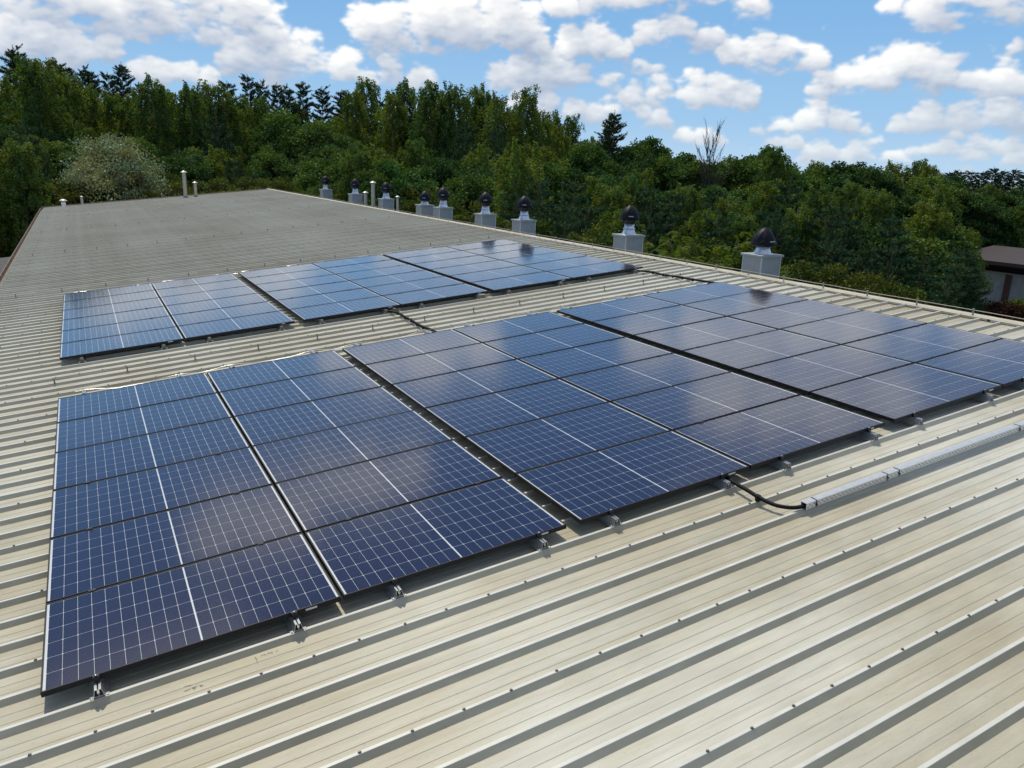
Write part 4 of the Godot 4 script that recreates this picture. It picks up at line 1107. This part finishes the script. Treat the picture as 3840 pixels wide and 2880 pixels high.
func grow_birch(sd: int) -> Array:
	var r := RandomNumberGenerator.new()
	r.seed = sd
	var h := 14.0
	var wood := Shape.new()
	var leaves := Shape.new()
	wood.col = Color(0.26, 0.25, 0.22)
	var spine := trunk_line(r, h, 0.16)
	var rad := []
	for k in 9:
		rad.append(lerpf(0.13, 0.012, k / 8.0))
	wood.tube(spine, rad, 7, false)
	var base: Color = [Color(0.150, 0.195, 0.048), Color(0.118, 0.172, 0.046), Color(0.090, 0.146, 0.046), Color(0.132, 0.178, 0.046)][sd % 4]
	for b in 74:
		var t := lerpf(0.10, 0.985, pow((b + r.randf()) / 74.0, 0.85))
		var a := along(spine, t)
		var an := b * 2.4 + r.randf_range(-0.4, 0.4)
		var reach := (0.55 + 2.6 * pow(1.0 - t, 0.65) * minf(1.0, (t + 0.15) * 2.4)) * r.randf_range(0.65, 1.15)
		var out := Vector3(cos(an), 0, sin(an))
		var tip := a + out * reach + Vector3.UP * reach * r.randf_range(0.25, 0.95)
		wood.col = Color(0.09, 0.08, 0.065) if b % 6 else Color(0.26, 0.25, 0.22)
		limb(wood, a, tip, 0.035 * (1.15 - t), 0.006, Vector3.UP * reach * 0.10)
		var shade := tone(r, base, 0.22)
		var n := int(5 + reach * 3.4)
		for q in n:
			var f := lerpf(0.25, 1.02, (q + r.randf()) / n)
			var p := a.lerp(tip, f) + Vector3.UP * reach * 0.10 * sin(f * PI) + rv(r) * 0.22 * reach
			var fall := r.randf_range(0.35, 1.5) * (0.5 + 0.5 * minf(reach, 2.0) / 2.0)
			var drift := out * r.randf_range(0.0, 0.35) + rv(r) * 0.2
			var m := int(8 + fall * 23.0)
			for j in m:
				var d := (j + r.randf()) / m
				var at := p + Vector3.DOWN * fall * d + drift * d * fall + rv(r) * 0.11
				leaves.col = tone(r, shade, 0.28)
				var l := r.randf_range(0.11, 0.19)
				var dir := (Vector3.DOWN * 0.7 + rv(r)).normalized()
				leaves.leaf(at, dir * l, dir.cross(rv(r)).normalized() * l * 0.40)
	return [wood, leaves, h]

func grow_broad(sd: int, base: Color, h: float, wide: float, leaf_l: float, clumps: int, per: int, low: float, loose: float) -> Array:
	var r := RandomNumberGenerator.new()
	r.seed = sd
	var wood := Shape.new()
	var leaves := Shape.new()
	wood.col = Color(0.09, 0.075, 0.055)
	var spine := trunk_line(r, h * 0.86, 0.12 * wide / 3.0)
	var rad := []
	for k in 9:
		rad.append(lerpf(0.021 * h, 0.03, k / 8.0))
	wood.tube(spine, rad, 7, false)
	var lobes := []
	for k in 7:
		var an := k * 2.4 + r.randf()
		lobes.append([Vector3(cos(an) * wide * r.randf_range(0.15, 0.5), h * r.randf_range(low + 0.15, 0.78), sin(an) * wide * r.randf_range(0.15, 0.5)), wide * r.randf_range(0.48, 0.72)])
	lobes.append([Vector3(r.randf_range(-0.3, 0.3), h * 0.80, r.randf_range(-0.3, 0.3)), wide * 0.42])
	for c in clumps:
		var lb: Array = lobes[c % lobes.size()]
		var d := rv(r)
		if d.y < -0.35:
			d.y = -d.y * 0.6
		var mid: Vector3 = lb[0] + d.normalized() * lb[1] * r.randf_range(0.55, 1.08)
		mid.y = clampf(mid.y, h * low, h * 0.985)
		var size := r.randf_range(0.32, 0.62) * wide * 0.42
		var root := along(spine, clampf(mid.y / (h * 0.86) - r.randf_range(0.12, 0.3), 0.12, 0.97))
		limb(wood, root, mid, 0.05 * wide / 3.0, 0.010, rv(r) * 0.12)
		var shade := tone(r, base, 0.30)
		for q in per:
			var e := rv(r)
			e.y = e.y * 0.62 + 0.1
			var at := mid + e * size * pow(r.randf(), loose)
			leaves.col = tone(r, shade, 0.25)
			var l := leaf_l * r.randf_range(0.7, 1.3)
			var dir := (e * 0.6 + rv(r) + Vector3.DOWN * 0.25).normalized()
			leaves.leaf(at, dir * l, dir.cross(rv(r)).normalized() * l * 0.40)
	return [wood, leaves, h]

func tuft(leaves: Shape, r: RandomNumberGenerator, a: Vector3, b: Vector3, n: int, l: float, shade: Color) -> void:
	var dir := (b - a).normalized()
	for q in n:
		var f := (q + r.randf()) / n
		var at := a.lerp(b, f)
		leaves.col = tone(r, shade, 0.22)
		var d := (dir * 0.75 + rv(r)).normalized()
		leaves.needle(at, d * l * r.randf_range(0.7, 1.2), d.cross(rv(r)).normalized() * l * 0.13)

func grow_pine(sd: int) -> Array:
	var r := RandomNumberGenerator.new()
	r.seed = sd
	var h := 16.0
	var wood := Shape.new()
	var leaves := Shape.new()
	wood.col = Color(0.15, 0.085, 0.05)
	var spine := trunk_line(r, h, 0.10)
	var rad := []
	for k in 9:
		rad.append(lerpf(0.17, 0.02, k / 8.0))
	wood.tube(spine, rad, 7, false)
	var base := Color(0.044, 0.074, 0.036)
	for b in 130:
		var t := lerpf(0.24, 0.99, pow((b + r.randf()) / 130.0, 0.9))
		var a := along(spine, t)
		var an := b * 2.4 + r.randf_range(-0.5, 0.5)
		var reach := (0.45 + 2.9 * pow(1.0 - t, 0.62) * smoothstep(0.16, 0.5, t)) * r.randf_range(0.35, 1.15)
		var out := Vector3(cos(an), 0, sin(an))
		var tip := a + out * reach + Vector3.UP * reach * r.randf_range(0.05, 0.75)
		limb(wood, a, tip, 0.035 * (1.2 - t), 0.008, Vector3.UP * reach * -0.06)
		var shade := tone(r, base, 0.3)
		var n := int(3 + reach * 6.0)
		for q in n:
			var f := lerpf(0.25, 1.0, (q + r.randf()) / n)
			var p := a.lerp(tip, f)
			var e := (out.rotated(Vector3.UP, r.randf_range(-1.2, 1.2)) * r.randf_range(0.4, 0.8) + Vector3.UP * r.randf_range(0.1, 0.55)) * r.randf_range(0.35, 0.75)
			tuft(leaves, r, p, p + e, 28, 0.21, shade)
	tuft(leaves, r, spine[8] + Vector3.DOWN * 0.8, spine[8] + Vector3.UP * 0.4, 60, 0.18, base)
	return [wood, leaves, h]

func grow_young_pine(sd: int) -> Array:
	var r := RandomNumberGenerator.new()
	r.seed = sd
	var h := 8.0
	var wood := Shape.new()
	var leaves := Shape.new()
	wood.col = Color(0.11, 0.075, 0.05)
	var spine := trunk_line(r, h, 0.05)
	var rad := []
	for k in 9:
		rad.append(lerpf(0.10, 0.012, k / 8.0))
	wood.tube(spine, rad, 6, false)
	var base := Color(0.046, 0.090, 0.044)
	var whorls := 15
	for w in whorls:
		var t := lerpf(0.06, 0.94, float(w) / (whorls - 1))
		var n := 6 if t < 0.8 else 5
		for b in n:
			var a := along(spine, t + r.randf_range(-0.01, 0.01))
			var an := TAU * b / n + w * 0.7 + r.randf_range(-0.3, 0.3)
			var reach := (0.22 + 1.75 * pow(1.0 - t, 0.8)) * r.randf_range(0.75, 1.15)
			var out := Vector3(cos(an), 0, sin(an))
			var tip := a + out * reach + Vector3.UP * reach * r.randf_range(0.25, 0.55)
			limb(wood, a, tip, 0.022 * (1.2 - t), 0.006, Vector3.DOWN * reach * 0.08)
			var shade := tone(r, base, 0.22)
			var m := int(3 + reach * 5.0)
			for q in m:
				var f := lerpf(0.25, 1.0, (q + 0.5) / m)
				var p := a.lerp(tip, f)
				var side := out.rotated(Vector3.UP, r.randf_range(-1.1, 1.1))
				var e := (side * 0.7 + Vector3.UP * r.randf_range(0.4, 0.9)) * r.randf_range(0.22, 0.46)
				tuft(leaves, r, p, p + e, 30, 0.15, shade)
			tuft(leaves, r, tip, tip + (out * 0.5 + Vector3.UP).normalized() * 0.34, 22, 0.12, shade * 1.25)
	tuft(leaves, r, spine[8] + Vector3.DOWN * 0.3, spine[8] + Vector3.UP * 0.35, 50, 0.12, base * 1.3)
	return [wood, leaves, h]

func grow_robinia(sd: int) -> Array:
	var r := RandomNumberGenerator.new()
	r.seed = sd
	var h := 6.0
	var wood := Shape.new()
	var leaves := Shape.new()
	wood.col = Color(0.10, 0.085, 0.06)
	var base := Color(0.13, 0.18, 0.03)
	for st in 9:
		var an := st * 2.4
		var out := Vector3(cos(an), 0, sin(an))
		var a := out * 0.25
		var top := out * r.randf_range(0.5, 1.9) + Vector3.UP * h * r.randf_range(0.62, 0.97)
		limb(wood, a, top, 0.05, 0.012, out * 0.25, 5)
		var shade := tone(r, base, 0.2)
		for b in 26:
			var f := lerpf(0.3, 1.0, (b + r.randf()) / 26.0)
			var p := a.lerp(top, f) + out * 0.2 * sin(f * PI)
			var d := (rv(r) + out * 0.4 + Vector3.UP * 0.25).normalized()
			var long := r.randf_range(0.5, 1.0) * (1.25 - 0.5 * f)
			limb(wood, p, p + d * long, 0.010, 0.003, Vector3.UP * 0.05, 3)
			for fr in 7:                      # feathered leaves
				var q := p + d * long * (fr + 0.6) / 7.0
				var fd := (d * 0.5 + rv(r) * 0.9 + Vector3.DOWN * 0.15).normalized()
				var sd2 := fd.cross(Vector3.UP + rv(r) * 0.3).normalized()
				for k in 7:
					leaves.col = tone(r, shade, 0.2)
					var at := q + fd * 0.055 * (k + 1) + Vector3.DOWN * 0.006 * k * k
					leaves.leaf(at, sd2 * 0.085 + fd * 0.02, fd * 0.026)
					leaves.leaf(at, -sd2 * 0.085 + fd * 0.02, fd * 0.026)
	return [wood, leaves, h]

func grow_dead(sd: int) -> Array:
	var r := RandomNumberGenerator.new()
	r.seed = sd
	var h := 12.0
	var wood := Shape.new()
	var leaves := Shape.new()
	wood.col = Color(0.055, 0.048, 0.042)
	var spine := trunk_line(r, h * 0.8, 0.15)
	var rad := []
	for k in 9:
		rad.append(lerpf(0.18, 0.03, k / 8.0))
	wood.tube(spine, rad, 7, false)
	for b in 26:
		var t := lerpf(0.45, 1.0, (b + r.randf()) / 26.0)
		var a := along(spine, t)
		var an := b * 2.4 + r.randf()
		var out := Vector3(cos(an), 0, sin(an))
		var tip := a + out * r.randf_range(0.6, 1.9) * (1.5 - t) + Vector3.UP * r.randf_range(1.2, 2.6)
		limb(wood, a, tip, 0.035, 0.010, out * 0.2)
		for q in 14:
			var p := a.lerp(tip, r.randf_range(0.2, 1.0))
			var e := p + (out.rotated(Vector3.UP, r.randf_range(-1.2, 1.2)) * 0.5 + Vector3.UP) * r.randf_range(0.4, 1.0)
			limb(wood, p, e, 0.014, 0.006, rv(r) * 0.06, 3)
		if b % 4 == 0 and t < 0.85:                       # balls of mistletoe
			var mid := a.lerp(tip, 0.5)
			for q in 260:
				leaves.col = tone(r, Color(0.045, 0.06, 0.02), 0.3)
				var e := rv(r)
				leaves.leaf(mid + e * 0.42 * sqrt(r.randf()), (e + rv(r) * 0.5).normalized() * 0.11, e.cross(rv(r)).normalized() * 0.025)
	return [wood, leaves, h]

func keep(kind: String, grown: Array, wood_m: Material, leaf_m: Material) -> void:
	if not kinds.has(kind):
		kinds[kind] = []
	kinds[kind].append([grown[0].mesh(), grown[1].mesh(), grown[2], wood_m, leaf_m])

func plants() -> void:
	var bark := paint("bark", Color.WHITE, 0.9)
	bark.vertex_color_use_as_albedo = true
	var thin := leaf_material("thin_leaf", Color(0.95, 1.0, 0.45), 0.95)
	var thick := leaf_material("thick_leaf", Color(0.9, 1.0, 0.5), 0.75)
	var silver := leaf_material("silver_leaf", Color(0.95, 1.0, 0.8), 0.6, 0.45)
	var needles := leaf_material("needles", Color(0.8, 1.0, 0.6), 0.5, 0.7)
	for k in 4:
		keep("birch", grow_birch(100 + k), bark, thin)
		keep("broad", grow_broad(200 + k, [Color(0.068, 0.130, 0.036), Color(0.088, 0.150, 0.038), Color(0.056, 0.110, 0.036), Color(0.104, 0.158, 0.042)][k], 11.0, 3.1, 0.19, 180, 125, 0.06, 0.5), bark, thick)
	for k in 3:
		keep("pine", grow_pine(300 + k), bark, needles)
		keep("young_pine", grow_young_pine(400 + k), bark, needles)
	keep("willow", grow_broad(501, Color(0.27, 0.31, 0.16), 9.0, 3.9, 0.12, 300, 130, 0.06, 0.45), bark, silver)
	keep("robinia", grow_robinia(600), bark, thin)
	keep("robinia", grow_robinia(601), bark, thin)
	keep("shrub", grow_broad(700, Color(0.070, 0.105, 0.024), 5.0, 2.2, 0.10, 130, 130, 0.05, 0.5), bark, thick)
	keep("shrub", grow_broad(701, Color(0.095, 0.12, 0.029), 5.0, 2.0, 0.095, 130, 130, 0.05, 0.5), bark, thick)
	keep("red_shrub", grow_broad(702, Color(0.05, 0.022, 0.016), 3.0, 2.0, 0.11, 90, 80, 0.05, 0.5), bark, thick)
	keep("green_shrub", grow_broad(703, Color(0.085, 0.12, 0.02), 3.0, 2.0, 0.10, 90, 80, 0.05, 0.5), bark, thin)
	keep("dead", grow_dead(800), bark, thick)
	var called := {"birch": "birch_tree", "broad": "broadleaf_tree", "pine": "pine_tree", "young_pine": "young_pine_tree", "willow": "silver_willow", "robinia": "robinia_bush", "shrub": "green_shrub", "red_shrub": "red_leaved_shrub", "green_shrub": "low_green_shrub", "dead": "dead_tree"}
	var look := {"birch": "feathery drooping birch", "broad": "dark green leafy broadleaf tree", "pine": "dark mature pine", "young_pine": "bluish young pine", "willow": "round silvery willow", "robinia": "bright yellow-green robinia bush", "shrub": "leafy green shrub", "red_shrub": "dark red-leaved shrub", "green_shrub": "low bright green shrub", "dead": "bare dead tree with mistletoe balls"}
	var tier_words := ["in the far wood", "on the skyline", "below the skyline", "low just past the roof"]
	var count := {}
	for t in TREES:
		var key: String = t[0] + str(t[5])
		count[key] = count.get(key, 0) + 1
	var at := {}
	for t in TREES:
		var key: String = t[0] + str(t[5])
		at[key] = at.get(key, 0) + 1
		var set_of: Array = kinds[t[0]]
		var q: Array = set_of[rng.randi() % set_of.size()]
		var label: String
		if t[0] == "willow":
			label = "round silvery willow rising behind the far left edge of the roof"
		elif count[key] == 1:
			label = "%s %s" % [look[t[0]], tier_words[int(t[5])]]
		else:
			label = "%s %s, %s of %d from the left" % [look[t[0]], tier_words[int(t[5])], nth(at[key]), count[key]]
		var s: float = t[3] / q[2]
		var fat: float = t[4] * clampf(pow(1.0 / s, 0.35), 0.8, 1.25)
		var o := thing(called[t[0]], label, "bush" if t[0] in ["robinia", "shrub", "red_shrub", "green_shrub"] else "tree", called[t[0]].replace("_", " ") + "s beyond the roof", Transform3D(Basis(Vector3.UP, rng.randf() * TAU).scaled(Vector3(s * fat, s, s * fat)), Vector3(t[1], GROUND, t[2])))
		part(o, "trunk", q[0], q[3])
		part(o, "crown", q[1], q[4])

func nth(k: int) -> String:
	var tail := "th"
	if k % 100 < 11 or k % 100 > 13:
		tail = {1: "st", 2: "nd", 3: "rd"}.get(k % 10, "th")
	return str(k) + tail
